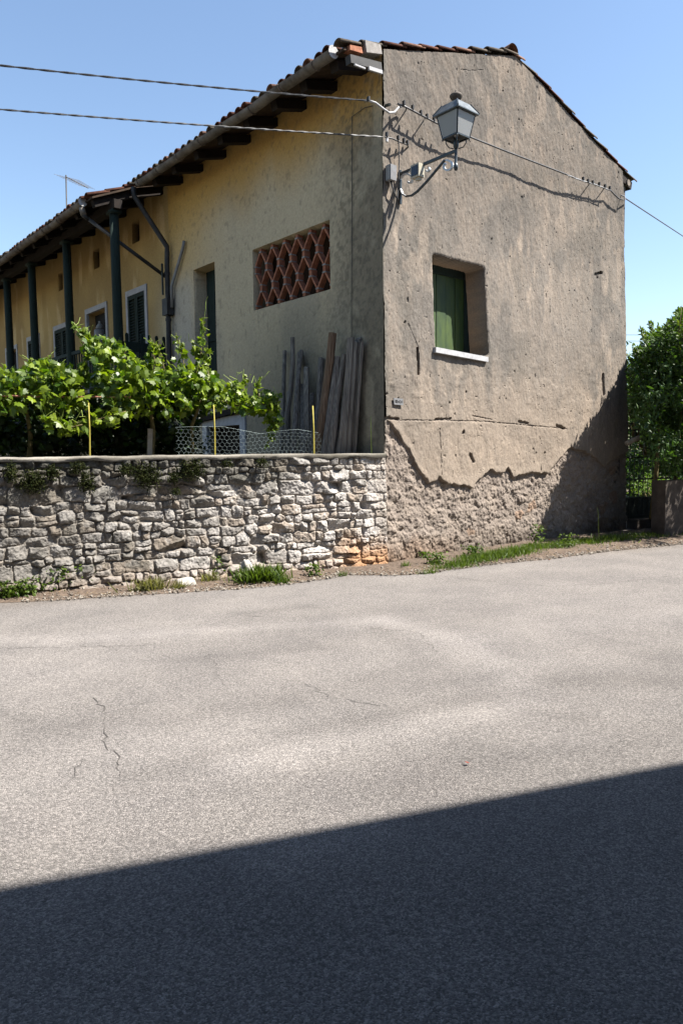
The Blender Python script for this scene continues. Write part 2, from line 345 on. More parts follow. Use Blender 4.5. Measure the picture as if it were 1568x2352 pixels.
# --- gable wall as a relief
_zr = [gt(1428, 400), gt(1432, 460), gt(1433, 560), gt(1436, 700), gt(1439, 850), gt(1441, 960), gt(1441, 1228)]
zs = np.array([p[1] for p in _zr])[::-1]; ts = np.array([p[0] for p in _zr])[::-1]
_zl = [gt(880, 120), gt(879, 300), gt(881, 600), gt(884, 850), gt(888, 960), gt(886, 1090), gt(885, 1240), gt(882, 1300)]
zls = np.array([p[1] for p in _zl])[::-1]; tls = np.array([p[0] for p in _zl])[::-1]
AR, ZR = 2.93, 7.86; AE, ZE = 6.35, 6.90; ZL = 6.97
nx, ny = 560, 640; s_, w_ = np.meshgrid(np.linspace(0, 1, nx), np.linspace(0, 1, ny))
tn = s_*AE; ztop = np.where(tn < AR, ZL+(ZR-ZL)*tn/AR, ZR+(ZE-ZR)*(tn-AR)/(AE-AR))-.02
zg = -.35+w_*(ztop+.35)
tl_ = np.interp(zg, zls, tls); tr_ = np.interp(zg, zs, ts); tg = tl_+s_*(tr_-tl_)
edge = np.minimum(tg-tl_, tr_-tg); er = .03*(fbm(zg*5, zg*0+3, 4, 8)-.5)+.015*(fbm(zg*22, zg*0, 2, 81)-.5)
tg = tg+er*sm(.25, 0, edge)*np.where(s_ < .5, 1, -1)
low = fbm(tg*.8, zg*.7, 3, 1); mid = fbm(tg*2.6, zg*1.5, 4, 2); fin = fbm(tg*16, zg*7, 4, 3, .6); vst = fbm(tg*8, zg*1.1, 4, 4, .55)
gr = fbm(tg*34, zg*22, 2, 13)
H = .035*(low-.5)+.024*(mid-.5)+.010*(fin-.5)+.006*(gr-.5)+.005*(vst-.5)+.006*sm(.42, .66, fbm(tg*3.2, zg*4.1, 4, 18))*sm(4.5, 2.5, zg)
rough_up = sm(4.6, 6.0, zg); H += rough_up*.009*(fbm(tg*20, zg*11, 3, 6)-.5)
# pits
pit = fbm(tg*17, zg*11, 2, 41); H -= .014*sm(.88, .95, pit); pit2 = vn(tg*34, zg*26, 43); H -= .009*sm(.955, .985, pit2)
blot = fbm(tg*1.6, zg*1.2, 5, 11, .65); Cg = mix((.375, .325, .275), (.265, .24, .212), sm(.44, .60, blot))
Cg = mix(Cg, (.33, .30, .265), sm(.45, .65, fin)*.5); Cg = Cg*(.93+.14*vst)[..., None]
clus = sm(.47, .6, fbm(tg*.75+3, zg*.8, 3, 14)); Cg = mix(Cg, (.50, .42, .345), clus*sm(.54, .66, fbm(tg*7, zg*2.6, 4, 17))*.75)
for (gx_, gy_, rx_, rz_) in ((960, 545, .45, .28), (1230, 640, .7, .65), (1375, 520, .45, .7), (1180, 560, .3, .3), (1050, 900, .8, .4), (1110, 1040, 1.2, .3), (1400, 800, .25, .9), (940, 700, .3, .6)):
    pt_, pz_ = gt(gx_, gy_); wgt = np.exp(-((tg-pt_)/rx_)**2-((zg-pz_)/rz_)**2); Cg = mix(Cg, (.60, .50, .405), wgt*sm(.45, .62, fbm(tg*8, zg*2.4, 4, 24)*.7+fbm(tg*3, zg*3, 3, 25)*.3)*.8)
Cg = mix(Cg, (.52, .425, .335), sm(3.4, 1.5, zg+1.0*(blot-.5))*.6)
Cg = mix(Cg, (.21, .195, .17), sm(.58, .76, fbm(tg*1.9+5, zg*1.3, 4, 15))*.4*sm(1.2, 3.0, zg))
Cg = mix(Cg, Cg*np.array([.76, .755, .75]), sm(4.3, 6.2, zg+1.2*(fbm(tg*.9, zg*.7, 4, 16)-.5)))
Cg = Cg*np.array([.455, .447, .438])
def cap(px, r, depth, dark=.6, nz=.5):
    """scratch, slot or hole cut along a photo polyline"""
    global H, Cg
    P = [gt(*p) for p in px]
    if len(P) == 1: P = P*2
    d = np.full(tg.shape, 9.)
    for p, q in zip(P[:-1], P[1:]):
        e = (q[0]-p[0], q[1]-p[1]); L = e[0]**2+e[1]**2+1e-9; k_ = np.clip(((tg-p[0])*e[0]+(zg-p[1])*e[1])/L, 0, 1)
        d = np.minimum(d, np.hypot(tg-p[0]-e[0]*k_, zg-p[1]-e[1]*k_))
    d = d*(1+nz*(fbm(tg*18, zg*18, 2, 55)-.5)*2); k_ = sm(r, r*.5, d); H = H-depth*k_; Cg = mix(Cg, (.065, .055, .05), k_*dark)
cap([(958, 802), (961, 858)], .028, .10, .7, .3); cap([(1384, 862), (1386, 905)], .045, .10, .8, .2)
cap([(1366, 630), (1382, 626)], .03, .05); cap([(1372, 636)], .04, .05, .2); cap([(1064, 993)], .04, .06); cap([(1278, 978), (1295, 984)], .03, .045); cap([(1190, 968), (1212, 972)], .025, .04)
cap([(1000, 963), (1035, 962)], .02, .03); cap([(888, 960), (915, 962)], .028, .04); cap([(920, 965), (1000, 966), (1110, 968), (1300, 985)], .011, .012, .25, .9)
cap([(1010, 985), (1012, 1090)], .01, .012, .3, .9); cap([(1058, 160), (1080, 162), (1115, 159)], .008, .008, .15, 1.); cap([(938, 745), (960, 800)], .01, .008, .2, .9)
cap([(1070, 900)], .022, .03); cap([(1032, 925)], .018, .03); cap([(1250, 1040)], .03, .04); cap([(1081, 1045), (1087, 1060)], .03, .04); cap([(1230, 1040)], .02, .03); cap([(930, 740)], .02, .03)
cap([(888, 905)], .02, .03); cap([(1310, 945)], .018, .03); cap([(1345, 985)], .022, .03); cap([(1208, 815)], .02, .02); cap([(1085, 955), (1130, 964)], .01, .015, .3)
# exposed rubble at the foot of the wall
bd = [(876, 962), (893, 968), (905, 985), (922, 1008), (940, 1030), (955, 1065), (968, 1092), (985, 1108), (1008, 1098), (1030, 1108), (1060, 1115), (1085, 1120), (1100, 1102), (1125, 1078), (1140, 1090), (1158, 1086), (1166, 1072), (1178, 1096), (1206, 1090), (1226, 1083), (1258, 1088), (1285, 1050), (1310, 1028), (1350, 1040), (1390, 1070), (1445, 1035)]
bt = np.array([gt(*p) for p in bd]); zb = np.interp(tg, bt[:, 0], bt[:, 1])+.10*(fbm(tg*7, zg*7, 3, 19)-.5)
sd = zg-zb; rub = sm(.012, -.012, sd); far = sm(4.2, 4.8, tg)
lip = (sm(-.02, .03, sd)-sm(.0, .18, sd)); H += .012*lip*(1-far)
def cells(px, py, seeds, wts, ax=1., p=2.6):
    """weighted cell pattern: nearest id, edge distance"""
    sh = px.shape; x = px.ravel(); y = py.ravel(); I = np.zeros(x.size, int); E = np.zeros(x.size)
    for c in range(0, x.size, 40000):
        dx_ = np.abs(x[c:c+40000, None]-seeds[None, :, 0])/ax; dy_ = np.abs(y[c:c+40000, None]-seeds[None, :, 1])
        d = (dx_**p+dy_**p)**(1/p)/wts if wts.ndim == 1 else ((dx_/wts[:, 0])**p+(dy_/wts[:, 1])**p)**(1/p)
        i2 = np.argpartition(d, 1, 1)[:, :2]; dd = np.take_along_axis(d, i2, 1); o = dd.argsort(1)
        I[c:c+40000] = np.take_along_axis(i2, o, 1)[:, 0]; dd.sort(1); E[c:c+40000] = dd[:, 1]-dd[:, 0]
    return I.reshape(sh), E.reshape(sh)
sel = zg < 2.4
sg = []; 
for j, zz_ in enumerate(np.arange(-.3, 2.4, .14)):
    for tt in np.arange(-.1, 7, .21): sg.append((tt+(j % 2)*.1+rng.normal(0, .05), zz_+rng.normal(0, .035)))
sg = np.array(sg); I_ = np.zeros(tg.shape, int); E_ = np.zeros(tg.shape)
a_, b_ = cells(tg[sel]+.03*fbm(tg[sel]*9, zg[sel]*9, 2, 3), zg[sel]+.03*fbm(tg[sel]*9, zg[sel]*9, 2, 4), sg, .7+.6*rng.random(len(sg)), 1.3)
I_[sel] = a_; E_[sel] = b_; sh_ = rng.random(len(sg)); sc_ = rng.random((len(sg), 3))
HR = -.055+.014*sm(.0, .07, E_)*(sh_[I_] > .35)*sh_[I_]+.07*(fbm(tg*7, zg*6, 5, 61, .62)-.5)+.05*np.abs(fbm(tg*12, zg*9, 3, 62)-.5)+.03*np.abs(fbm(tg*5, zg*7, 3, 68)-.5)+.014*(fbm(tg*30, zg*18, 2, 63)-.5)
HR += .05*sm(.9, .0, zg)*(low-.3); HR -= .03*sm(.25, .0, zg)*fbm(tg*6, zg*6, 2, 64)
H = H*(1-rub)+HR*rub
CR_ = mix((.19, .157, .132), (.235, .197, .166), sh_[I_]*.5+.5*fbm(tg*8, zg*8, 3, 69)); CR_ = mix(CR_, (.14, .12, .105), sm(.04, .0, E_)*.2); CR_ = mix(CR_, (.26, .215, .175), sm(.52, .66, fbm(tg*4, zg*4, 4, 66))*.5)
CR_ = mix(CR_, (.27, .155, .09), sm(.55, .05, zg+.25*fbm(tg*3, zg*3, 3, 67))*sm(2.2, .4, tg)*.85); CR_ = mix(CR_, (.22, .14, .09), (sc_[I_, 0] > .975)*.6)
CR_ = mix(CR_, (.10, .082, .066), sm(.45, .0, zg+.3*(fbm(tg*4, zg*5, 3, 75)-.5))*.6)
Cg = mix(Cg, CR_*.85, rub)
stain = sm(.12, .0, np.abs(tg-1.05-.0))*sm(2.1, 3.0, zg)*sm(3.15, 3.0, zg)+sm(.14, 0, np.abs(tg-2.3))*sm(2.0, 2.9, zg)*sm(3.15, 3.0, zg)
Cg = mix(Cg, (.085, .08, .072), np.clip(stain*fbm(tg*9, zg*5, 3, 71)*1.3, 0, .75))
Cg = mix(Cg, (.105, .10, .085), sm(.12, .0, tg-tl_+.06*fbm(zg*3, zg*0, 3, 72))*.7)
Cg = Cg*(.9+.2*fbm(tg*25, zg*12, 3, 73))[..., None]
# window recess
wt = np.interp(zg, [3.12, 4.46], [1.075, 1.0]); wt2 = np.interp(zg, [3.12, 3.6, 4.46], [2.31, 2.27, 2.19])
cx = (wt+wt2)/2; hx = (wt2-wt)/2; qx = np.abs(tg-cx)-hx+.05; qz = np.abs(zg-3.785)-.675+.05
wsd = np.hypot(np.maximum(qx, 0), np.maximum(qz, 0))+np.minimum(np.maximum(qx, qz), 0)-.05+.014*(fbm(tg*7, zg*7, 3, 88)-.5)
H = H*sm(-.02, .0, wsd)-.44*sm(.004, -.014, wsd)-.012*sm(.035, .0, wsd)
Cg = mix(Cg, (.36, .26, .17), sm(.0, -.01, wsd)*.8)
Pg = G+tg[..., None]*u+zg[..., None]*Z+H[..., None]*n
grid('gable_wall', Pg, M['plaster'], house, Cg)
# --- shuttered window in the gable
b0 = .405
mb = MB(); 
for k_ in range(5): mb.box(1.1+k_*.218, 1.1+k_*.218+.207, b0+.006*(k_ % 2), b0+.03, 3.15, 4.33)
shut = mb.build('shutter', M['shutter'], house); shut['label'] = 'faded green board shutter set deep in the gable window'
mb = MB(); mb.box(.98, 1.1, b0-.03, b0+.02, 3.12, 4.46).box(2.17, 2.32, b0-.03, b0+.02, 3.12, 4.46).box(1.1, 2.17, b0-.03, b0+.02, 4.33, 4.46); mb.build('shutter_frame', M['greenwood'], shut)
p0 = gt(1001, 797, .05); p1 = gt(1121, 820, .05)
MB().hexa([W(p0[0], -.05, p0[1]-.075), W(p1[0], -.05, p1[1]-.075), W(p1[0], .42, p1[1]-.075), W(p0[0], .42, p0[1]-.075), W(p0[0], -.05, p0[1]), W(p1[0], -.05, p1[1]), W(p1[0], .42, p1[1]+.02), W(p0[0], .42, p0[1]+.02)]).build('window_sill', M['whitestone'], house)
# --- facade relief with openings
BL = 6.05
def facade(name, bb, zz_, openings, colf, parent, hole=None):
    B, Zf = np.meshgrid(bb, zz_); h = .02*(fbm(B*.9, Zf*.9, 3, 101)-.5)+.003*(fbm(B*9, Zf*7, 3, 102)-.5); h -= .006*sm(.84, .92, fbm(B*14, Zf*14, 2, 103))
    col = colf(B, Zf); edge_ = sm(.1, 0, B); h = h*(1-edge_)
    for (bl, bh, zl, zh, dep, cin) in openings:
        d_ = np.maximum(np.maximum(bl-B, B-bh), np.maximum(zl-Zf, Zf-zh))+.006*(fbm(B*6, Zf*6, 2, 104)-.5)
        k_ = sm(.005, -.012, d_); h = h*(1-k_)-dep*k_
        if cin is not None: col = mix(col, cin, sm(.0, -.01, d_))
    P = G+B[..., None]*v+Zf[..., None]*Z-h[..., None]*u; col = col*np.array([1.03, .945, .815])
    return grid(name, P, M['facade'], parent, col, flip=True)
lt = (1.13, 3.12, 4.04, 5.0); dr = (4.38, 5.12, 2.6, 5.07); lo_ = (3.62, 4.75, .8, 2.12)
def col1(B, Zf):
    c = mix((.42, .385, .30), (.34, .32, .265), sm(.4, .65, fbm(B*1.1, Zf*.6, 4, 111)))
    c = mix(c, (.37, .245, .08), np.clip(sm(5.5, 6.6, Zf+.5*(fbm(B*1.5, Zf*.4, 3, 112)-.5)), 0, .9)); c = mix(c, (.5, .35, .12), sm(3.6, 6., B)*sm(4.6, 5.4, Zf)*.6)  # ochre upper wall, its colour also darkened for the eave's shade
    c = mix(c, (.40, .395, .375), sm(5.05, 5.4, B)*sm(5.3, 4.6, Zf)*.7)
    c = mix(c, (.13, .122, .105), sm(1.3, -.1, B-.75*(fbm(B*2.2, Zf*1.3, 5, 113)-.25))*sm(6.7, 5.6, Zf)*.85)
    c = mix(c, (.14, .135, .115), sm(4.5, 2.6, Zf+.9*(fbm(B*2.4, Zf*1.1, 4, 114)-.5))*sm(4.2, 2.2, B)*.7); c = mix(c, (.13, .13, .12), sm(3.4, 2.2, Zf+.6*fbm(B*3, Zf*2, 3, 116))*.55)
    c = mix(c, (.08, .08, .07), sm(.50, .66, fbm(B*22, Zf*18, 3, 117))*.5*sm(1.7, .3, B-.4*fbm(B*2, Zf, 3, 118))); c = mix(c, (.36, .35, .29), sm(.55, .7, fbm(B*3, Zf*2, 4, 119))*.35*sm(1.6, .3, B)); c = mix(c, (.1, .1, .09), sm(.62, .8, fbm(B*15, Zf*11, 4, 115))*.35); return c
facade('facade_wall', np.arange(0.0, BL+.02, .02), np.arange(.3, 7.0, .02), [(*lt, .42, (.03, .018, .012)), (*dr, .32, None), (*lo_, .3, (.02, .02, .02))], col1, house)  # near-black recess colours stand in for the dark interior
mb = MB(); mb.box(6.3, 6.55, .05, 20, -.2, 6.8).box(.2, 6.4, 19.8, 20, -.2, 6.8); mb.build('rear_wall', M['neighbour'], house)
# upper door
mb = MB(); mb.box(.26, .3, dr[0]-.02, dr[1]+.02, dr[2], dr[3]); 
for k_ in range(2): mb.box(.235, .26, dr[0]+.06+k_*.33, dr[0]+.33+k_*.33, 2.7, 3.6).box(.235, .26, dr[0]+.06+k_*.33, dr[0]+.33+k_*.33, 3.75, 4.85)
mb.build('door', M['greenwood'], house)
# lower opening with pale surround
mb = MB(); mb.box(-.03, .05, lo_[0]-.17, lo_[0], .5, lo_[3]+.17).box(-.03, .05, lo_[1], lo_[1]+.16, .5, lo_[3]+.17).box(-.028, .05, lo_[0], lo_[1], lo_[3], lo_[3]+.165)
fr = mb.build('door_surround', M['greypaint'], house)
p = ft(430, 972, .06); q = ft(560, 938, .06)
MB().beam(W(-.06, p[0], p[1]), W(-.06, q[0], q[1]), .1, .1).build('lintel_beam', M['rafter'], house)
# brick lattice
mb = MB(); mm = MB(); sp = (lt[1]-lt[0])/6; rz = (lt[3]-lt[2])/3; DA = (.03, .14)
def node(k_, j): return lt[1]-sp*k_, lt[3]-rz*j
for j in range(4):
    for k2 in range(13):
        if (k2+j) % 2 == 0: continue
        kb, kz = node(k2/2, j); hh = .045
        z0, z1 = kz-hh, kz+hh; z0 = max(z0, lt[2]); z1 = min(z1, lt[3]); l0 = max(kb-.03, lt[0]+.002); l1 = min(kb+.03, lt[1]-.002)
        mb.box(DA[0], DA[1], l0, l1, z0, z1)
        if j > 0: mm.box(DA[0]-.008, DA[1]-.02, l0-.004, l1+.004, z1-.002, z1+.022)
        if j < 3:
            mm.box(DA[0]-.008, DA[1]-.02, l0-.004, l1+.004, z0-.022, z0+.002)
            for sg_ in (-1, 1):
                k3 = k2+sg_
                if 0 <= k3 <= 12:
                    eb, ez = node(k3/2, j+1)
                    mb.beam(W(.08+.004*sg_, kb-.012*sg_, z0-.01), W(.08+.004*sg_, eb+.012*sg_, ez+hh+.012), .10, .03, v)
nb_ = len(mb.F); mb.add(mm.V, mm.F); latt = mb.build('brick_lattice', M['brick'], house); latt.data.materials.append(M['mortar'])
for i_ in range(nb_, len(latt.data.polygons)): latt.data.polygons[i_].material_index = 1
# --- roof: tiles, rafters, boards
def roof_z(a): return np.where(a < AR, ZR+(ZL-ZR)*(AR-a)/AR, ZR+(ZE-ZR)*(a-AR)/(AE-AR))+.0
def kink_z(a): return np.where(a < -.6, roof_z(-.6)+(a+.6)*.44, roof_z(a))
def tiles(mbT, b, a0, a1, zf, r=.08, step=.37, cols=None):
    """one row of overlapping barrel tiles running from a0 (low) to a1 (high)"""
    L = abs(a1-a0); k_ = int(L/step)+1; sgn = 1 if a1 > a0 else -1
    for i in range(k_):
        p = a0+sgn*i*step; q = p+sgn*min(.44, L-i*step+.06); jb = random.gauss(0, .008); tw = random.gauss(0, .012); rr = r*(1+random.gauss(0, .04))
        V = []; F = []; nn = 7; dz = random.gauss(.0, .006)
        for e_, (aa, rad, lift) in enumerate(((p, rr, .03), (q, rr*.82, .0))):
            for ly in (0, 1):
                for j in range(nn+1):
                    an = pi*j/nn; R_ = rad-ly*.014; V.append(W(aa, b+jb+tw*e_+R_*cos(an), zf(aa)+lift+dz+R_*.85*sin(an)))
        o = nn+1
        for j in range(nn):
            F += [(j, j+1, 2*o+j+1, 2*o+j), (o+j+1, o+j, 3*o+j, 3*o+j+1), (j+1, j, o+j, o+j+1)]
        F += [(0, 2*o, 3*o, o), (nn, o+nn, 3*o+nn, 2*o+nn)]
        mbT.add(V, F)
        c = np.array([.085, .037, .024])*(.6+.7*random.random()); k3 = random.random()
        if k3 > .6: c = mix(c, (.095, .085, .065), .8)
        if k3 < .15: c = np.array([.17, .095, .065])
        cols += [c]*len(V)
def roof(parent, bs, a_lo, zf, a_hi=None):
    T = MB(); cols = []
    for b in bs: tiles(T, b, a_lo+random.gauss(0, .015), AR, zf, cols=cols); tiles(T, b, (a_hi or 6.85)+random.gauss(0, .02), AR, roof_z, cols=cols)
    i = 0
    for b in np.arange(bs[0]-.02, bs[-1], .36):
        V = []; F = []
        for e_, bb in enumerate((b, b+.42)):
            R_ = .12-.015*e_
            for j in range(8): an = pi*j/7; V.append(W(AR+R_*cos(an), bb, ZR+.07+R_*.9*sin(an)-.01*e_))
        T.add(V, [(j, j+1, 8+j+1, 8+j) for j in range(7)]); cols += [np.array([.16, .09, .06])*(.7+.5*random.random())]*16
    T.build('roof_tiles', M['tile'], parent, True, np.array(cols))
bs1 = list(np.arange(.045, 6.25, .213)); roof(house, bs1, -.73, roof_z)
def deck(parent, b0_, b1_, a_lo, zf, name='roof_deck'):
    mb = MB(); A = [a_lo, -.6, 0, AR] if a_lo < -.7 else [a_lo, 0, AR]
    for p, q in zip(A[:-1], A[1:]):
        mb.hexa([W(p, b0_, zf(p)-.05), W(q, b0_, zf(q)-.05), W(q, b1_, zf(q)-.05), W(p, b1_, zf(p)-.05), W(p, b0_, zf(p)-.015), W(q, b0_, zf(q)-.015), W(q, b1_, zf(q)-.015), W(p, b1_, zf(p)-.015)])
    p, q = AR, 6.72; mb.hexa([W(p, b0_, roof_z(p)-.05), W(q, b0_, roof_z(q)-.05), W(q, b1_, roof_z(q)-.05), W(p, b1_, roof_z(p)-.05), W(p, b0_, roof_z(p)-.015), W(q, b0_, roof_z(q)-.015), W(q, b1_, roof_z(q)-.015), W(p, b1_, roof_z(p)-.015)])
    mb.build(name, M['soffit'], parent)
deck(house, .03, 6.12, -.64, roof_z)
for b in (.32, .98, 1.68, 2.42, 3.18, 3.95, 4.75, 5.5):
    w = .15+.03*random.random(); za, zc = float(roof_z(-.56))-.14, float(roof_z(.0))-.14
    MB().beam(W(-.56, b, za), W(.06, b, zc), w*.85, .12).build('rafter', M['rafter'], house)
# gutter, half round with bands and end cap
def gutter(parent, a, z, b0_, b1_, r=.082, m='rust', nb=8, cap_end=True):
    mb = MB(); V = []; F = []; nn = 9; bb = np.arange(b0_, b1_, .3)
    for i, b in enumerate(bb):
        sag = .012*sin(b*2.1)+.008*sin(b*5.3)
        for ly in (0, 1):
            for j in range(nn+1):
                an = pi+pi*j/nn; R_ = r-ly*.006; V.append(W(a+R_*cos(an), b, z+sag+R_*sin(an)))
    o = nn+1
    for i in range(len(bb)-1):
        for j in range(nn):
            p = i*2*o+j; F += [(p, p+1, p+2*o+1, p+2*o), (p+o+1, p+o, p+3*o, p+3*o+1)]
    mb.add(V, F); g = mb.build('gutter', M[m], parent, True)
    for i, b in enumerate(np.arange(b0_+.35, b1_-.1, (b1_-b0_)/nb)):
        sag = .012*sin(b*2.1)+.008*sin(b*5.3)
        MB().tube([W(a+(r+.006)*cos(pi+pi*j/10), b, z+sag+(r+.006)*sin(pi+pi*j/10)) for j in range(11)], .009, 5).build('gutter_bracket', M['rust'], g)
    if cap_end:
        s0 = .012*sin(b0_*2.1)+.008*sin(b0_*5.3)
        V = [W(a, b0_, z+s0+.01)]+[W(a+r*cos(x), b0_, z+s0+r*sin(x)) for x in np.linspace(0, 2*pi, 14)]
        V2 = [p-v*.012 for p in V]; F = [(0, i+1, i+2) for i in range(13)]+[(15, 15+i+2, 15+i+1) for i in range(13)]
        MB().add(V+V2, F).build('gutter_end_cap', M['palewire'], g)
    return g
g1 = gutter(house, -.68, float(roof_z(-.68))-.02, .2, 6.2, m='zinc')
# rubble and boards closing the roof edge over the corner
mb = MB(); 
mb.hexa([W(-.30, -.03, 6.79), W(-.02, -.03, 6.86), W(-.02, .22, 6.86), W(-.30, .22, 6.79), W(-.33, -.035, 6.93), W(-.05, -.03, 6.97), W(-.02, .22, 6.97), W(-.30, .22, 6.92)]); mb.build('verge_stone', M['mortar'], house)
MB().hexa([W(-.58, -.02, 6.73), W(-.36, -.02, 6.76), W(-.36, .1, 6.76), W(-.58, .1, 6.73), W(-.58, -.02, 6.79), W(-.38, -.02, 6.83), W(-.38, .1, 6.83), W(-.58, .1, 6.79)]).build('verge_brick', M['brick'], house)
mb = MB(); mb.beam(W(-.58, .02, 6.62), W(-.03, .02, 6.70), .10, .10).build('verge_board', M['pipe'], house)
MB().beam(W(-.27, -.03, 6.60), W(-.03, -.03, 6.625), .03, .045).build('verge_board', M['whitestone'], house)
MB().beam(W(-.52, -.035, 6.56), W(-.34, -.035, 6.57), .025, .02).build('verge_board', M['whitestone'], house)
# wall-top mortar under right eave and rear eave gutter
MB().tube([W(6.55, -.02, 6.72), W(6.55, 6, 6.72)], .06, 8).build('rear_gutter', M['rust'], house)
MB().beam(W(6.3, .08, 6.80), W(6.72, .08, 6.70), .14, .14).build('rafter', M['rafter'], house)
# downpipe with offset bend
Bp = 5.98
pe = W(-.68, 6.12, float(roof_z(-.68))-.1); p1_ = W(-.09, Bp, 5.62)
mb = MB(); mb.tube([pe+Z*.05, pe-Z*.06, pe-Z*.1-(pe-p1_)*.03, p1_+Z*.06, p1_-Z*.05, W(-.09, Bp+.02, 5.3), W(-.09, Bp+.06, 2.2), W(-.09, Bp+.08, .6)], .05, 10)
dp = mb.build('downpipe', M['pipe'], house, True)
for z in (5.15, 4.25, 3.0): MB().tube([W(-.09, Bp+.03, z), W(-.09, Bp+.03, z+.05)], .06, 10).build('pipe_collar', M['pipe'], dp)
MB().box(-.17, -.02, Bp-.08, Bp+.13, 4.36, 4.68).build('meter_box', M['pipe'], house)
c0 = ft(422, 553, .06); MB().tube([W(-.05, c0[0], c0[1]), W(-.06, c0[0]+.03, c0[1]-.12), W(-.07, Bp-.1, 4.9), W(-.07, Bp-.09, 4.5)], .03, 8).build('conduit', M['conduit'], house, True)
# thin wire running down the facade
P = [ft(855, 243, .02), ft(838, 247, .02), ft(808, 268, .02), ft(808, 470, .02), ft(807, 700, .02), ft(808, 1010, .02)]
tag(MB().tube([W(-.02, *p) for p in P], .005, 5).build('facade_wire', M['clamp']), 'thin dark wire running down the shaded facade near the corner', 'wire')

# ================================================================== HOUSE WITH THE BALCONY
h2 = thing('balcony_house', W(0, 6.1, 0), 'long ochre yellow farmhouse wing with dark green balcony posts and shuttered openings', 'house')
PC = 1.03
ops = [('louvred_shutter', ft(290, 668), ft(338, 655)), ('open', ft(197, 712), ft(247, 692)), ('louvred_shutter', ft(124, 752), ft(163, 735)), ('louvred_shutter', ft(63, 776), ft(92, 765)), ('open', ft(14, 802), ft(41, 789))]
opl = [(min(p[0], q[0]), max(p[0], q[0]), (p[1]+q[1])/2) for _, p, q in ops]
vents = [ft(312, 530), ft(222, 592), ft(139, 645)]
def col2(B, Zf):
    c = mix((.37, .285, .14), (.28, .21, .105), sm(.35, .65, fbm(B*.7, Zf*.5, 4, 131))); c = mix(c, (.6, .5, .33), sm(.6, .75, fbm(B*3, Zf*.8, 4, 132))*.4)
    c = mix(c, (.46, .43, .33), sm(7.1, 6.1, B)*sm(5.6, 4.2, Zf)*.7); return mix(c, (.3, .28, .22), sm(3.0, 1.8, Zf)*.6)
openings = [(l+.1, h-.1, 2.9, z-.12, .24, None) for l, h, z in opl]+[(b-.16, b+.16, z-.24, z+.2, .15, (.05, .04, .03)) for b, z in vents]
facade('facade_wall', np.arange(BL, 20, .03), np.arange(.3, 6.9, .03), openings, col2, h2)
for (kind, _, _), (l, h, z) in zip(ops, opl):
    mb = MB(); mb.box(-.025, .04, l, l+.1, 2.9, z).box(-.025, .04, h-.1, h, 2.9, z).box(-.024, .04, l+.1, h-.1, z-.12, z-.002); fr = mb.build('window_frame', M['greypaint'], h2)
    if kind == 'open':
        mb = MB(); mb.box(.19, .23, l+.1, h-.1, 2.9, z-.12); mb.build('dark_interior_panel', M['dark'], fr)  # near-black sheet standing in for the unlit room behind the opening
    else:
        for s0_, s1_ in ((l+.1, (l+h)/2-.005), ((l+h)/2+.005, h-.1)):
            mb = MB(); mb.box(-.02, .03, s0_, s0_+.06, 2.92, z-.13).box(-.02, .03, s1_-.06, s1_, 2.92, z-.13).box(-.02, .03, s0_+.06, s1_-.06, z-.21, z-.13).box(-.02, .03, s0_+.06, s1_-.06, 2.92, 3.02).box(-.02, .03, s0_+.06, s1_-.06, 3.85, 3.93)
            zk = 3.04
            while zk < z-.24:
                mb.hexa([W(-.012, s0_+.06, zk), W(.02, s0_+.06, zk+.03), W(.02, s1_-.06, zk+.03), W(-.012, s1_-.06, zk), W(-.012, s0_+.06, zk+.01), W(.02, s0_+.06, zk+.04), W(.02, s1_-.06, zk+.04), W(-.012, s1_-.06, zk+.01)]); zk += .06
            mb.box(.035, .05, s0_, s1_, 2.92, z-.13)
            mb.build('louvred_shutter', M['greenwood'], fr)
B2 = 6.18
bs2 = list(np.arange(B2+.1, 20, .213)); roof(h2, bs2, -1.56, kink_z); deck(h2, B2-.02, 20, -1.48, kink_z)
for b in np.arange(6.3, 20, .85):
    MB().beam(W(-1.42, b, float(kink_z(-1.42))-.13), W(-.6, b, float(kink_z(-.6))-.13), .12, .14).build('rafter', M['rafter'], h2)
    MB().beam(W(-.6, b, float(kink_z(-.6))-.13), W(.05, b, float(kink_z(.05))-.13), .12, .14).build('rafter', M['rafter'], h2)
zpl = float(kink_z(-PC))-.28
MB().beam(W(-PC, 6.05, zpl), W(-PC, 20, zpl), .16, .16).build('roof_plate', M['rafter'], h2)
ga = -1.53; gz = float(kink_z(ga))-.03
g2 = gutter(h2, ga, gz, 6.5, 20, nb=16, m='rust')
colb = []
for px, py in ((266, 600), (157, 650), (77, 700), (20, 720)):
    b, z = ft(px, py, PC); colb.append(b)
    mb = MB(); mb.tube([W(-PC, b, .55), W(-PC, b+.01, 2.0), W(-PC, b-.01, 3.6), W(-PC, b, 5.0), W(-PC, b, zpl-.08)], [.10, .098, .094, .09, .088], 12); mb.box(-PC-.1, -PC+.1, b-.14, b+.14, zpl-.14, zpl-.085)
    mb.build('balcony_post', M['greenwood'], h2, True)
zr_ = 3.86
MB().box(-PC-.12, -.03, 6.05, 20, 2.72, 2.9).build('balcony_floor', M['rafter'], h2)
rail = MB().box(-PC-.03, -PC+.03, 6.1, 20, zr_-.07, zr_).build('balcony_rail', M['greenwood'], h2)
MB().box(-PC-.02, -PC+.02, 6.1, 20, 3.0, 3.06).build('balcony_rail', M['greenwood'], h2)
b = 6.3
while b < 14.5:
    MB().box(-PC-.012, -PC+.012, b, b+.03, 3.06, zr_-.07).build('baluster', M['greenwood'], h2); b += .14
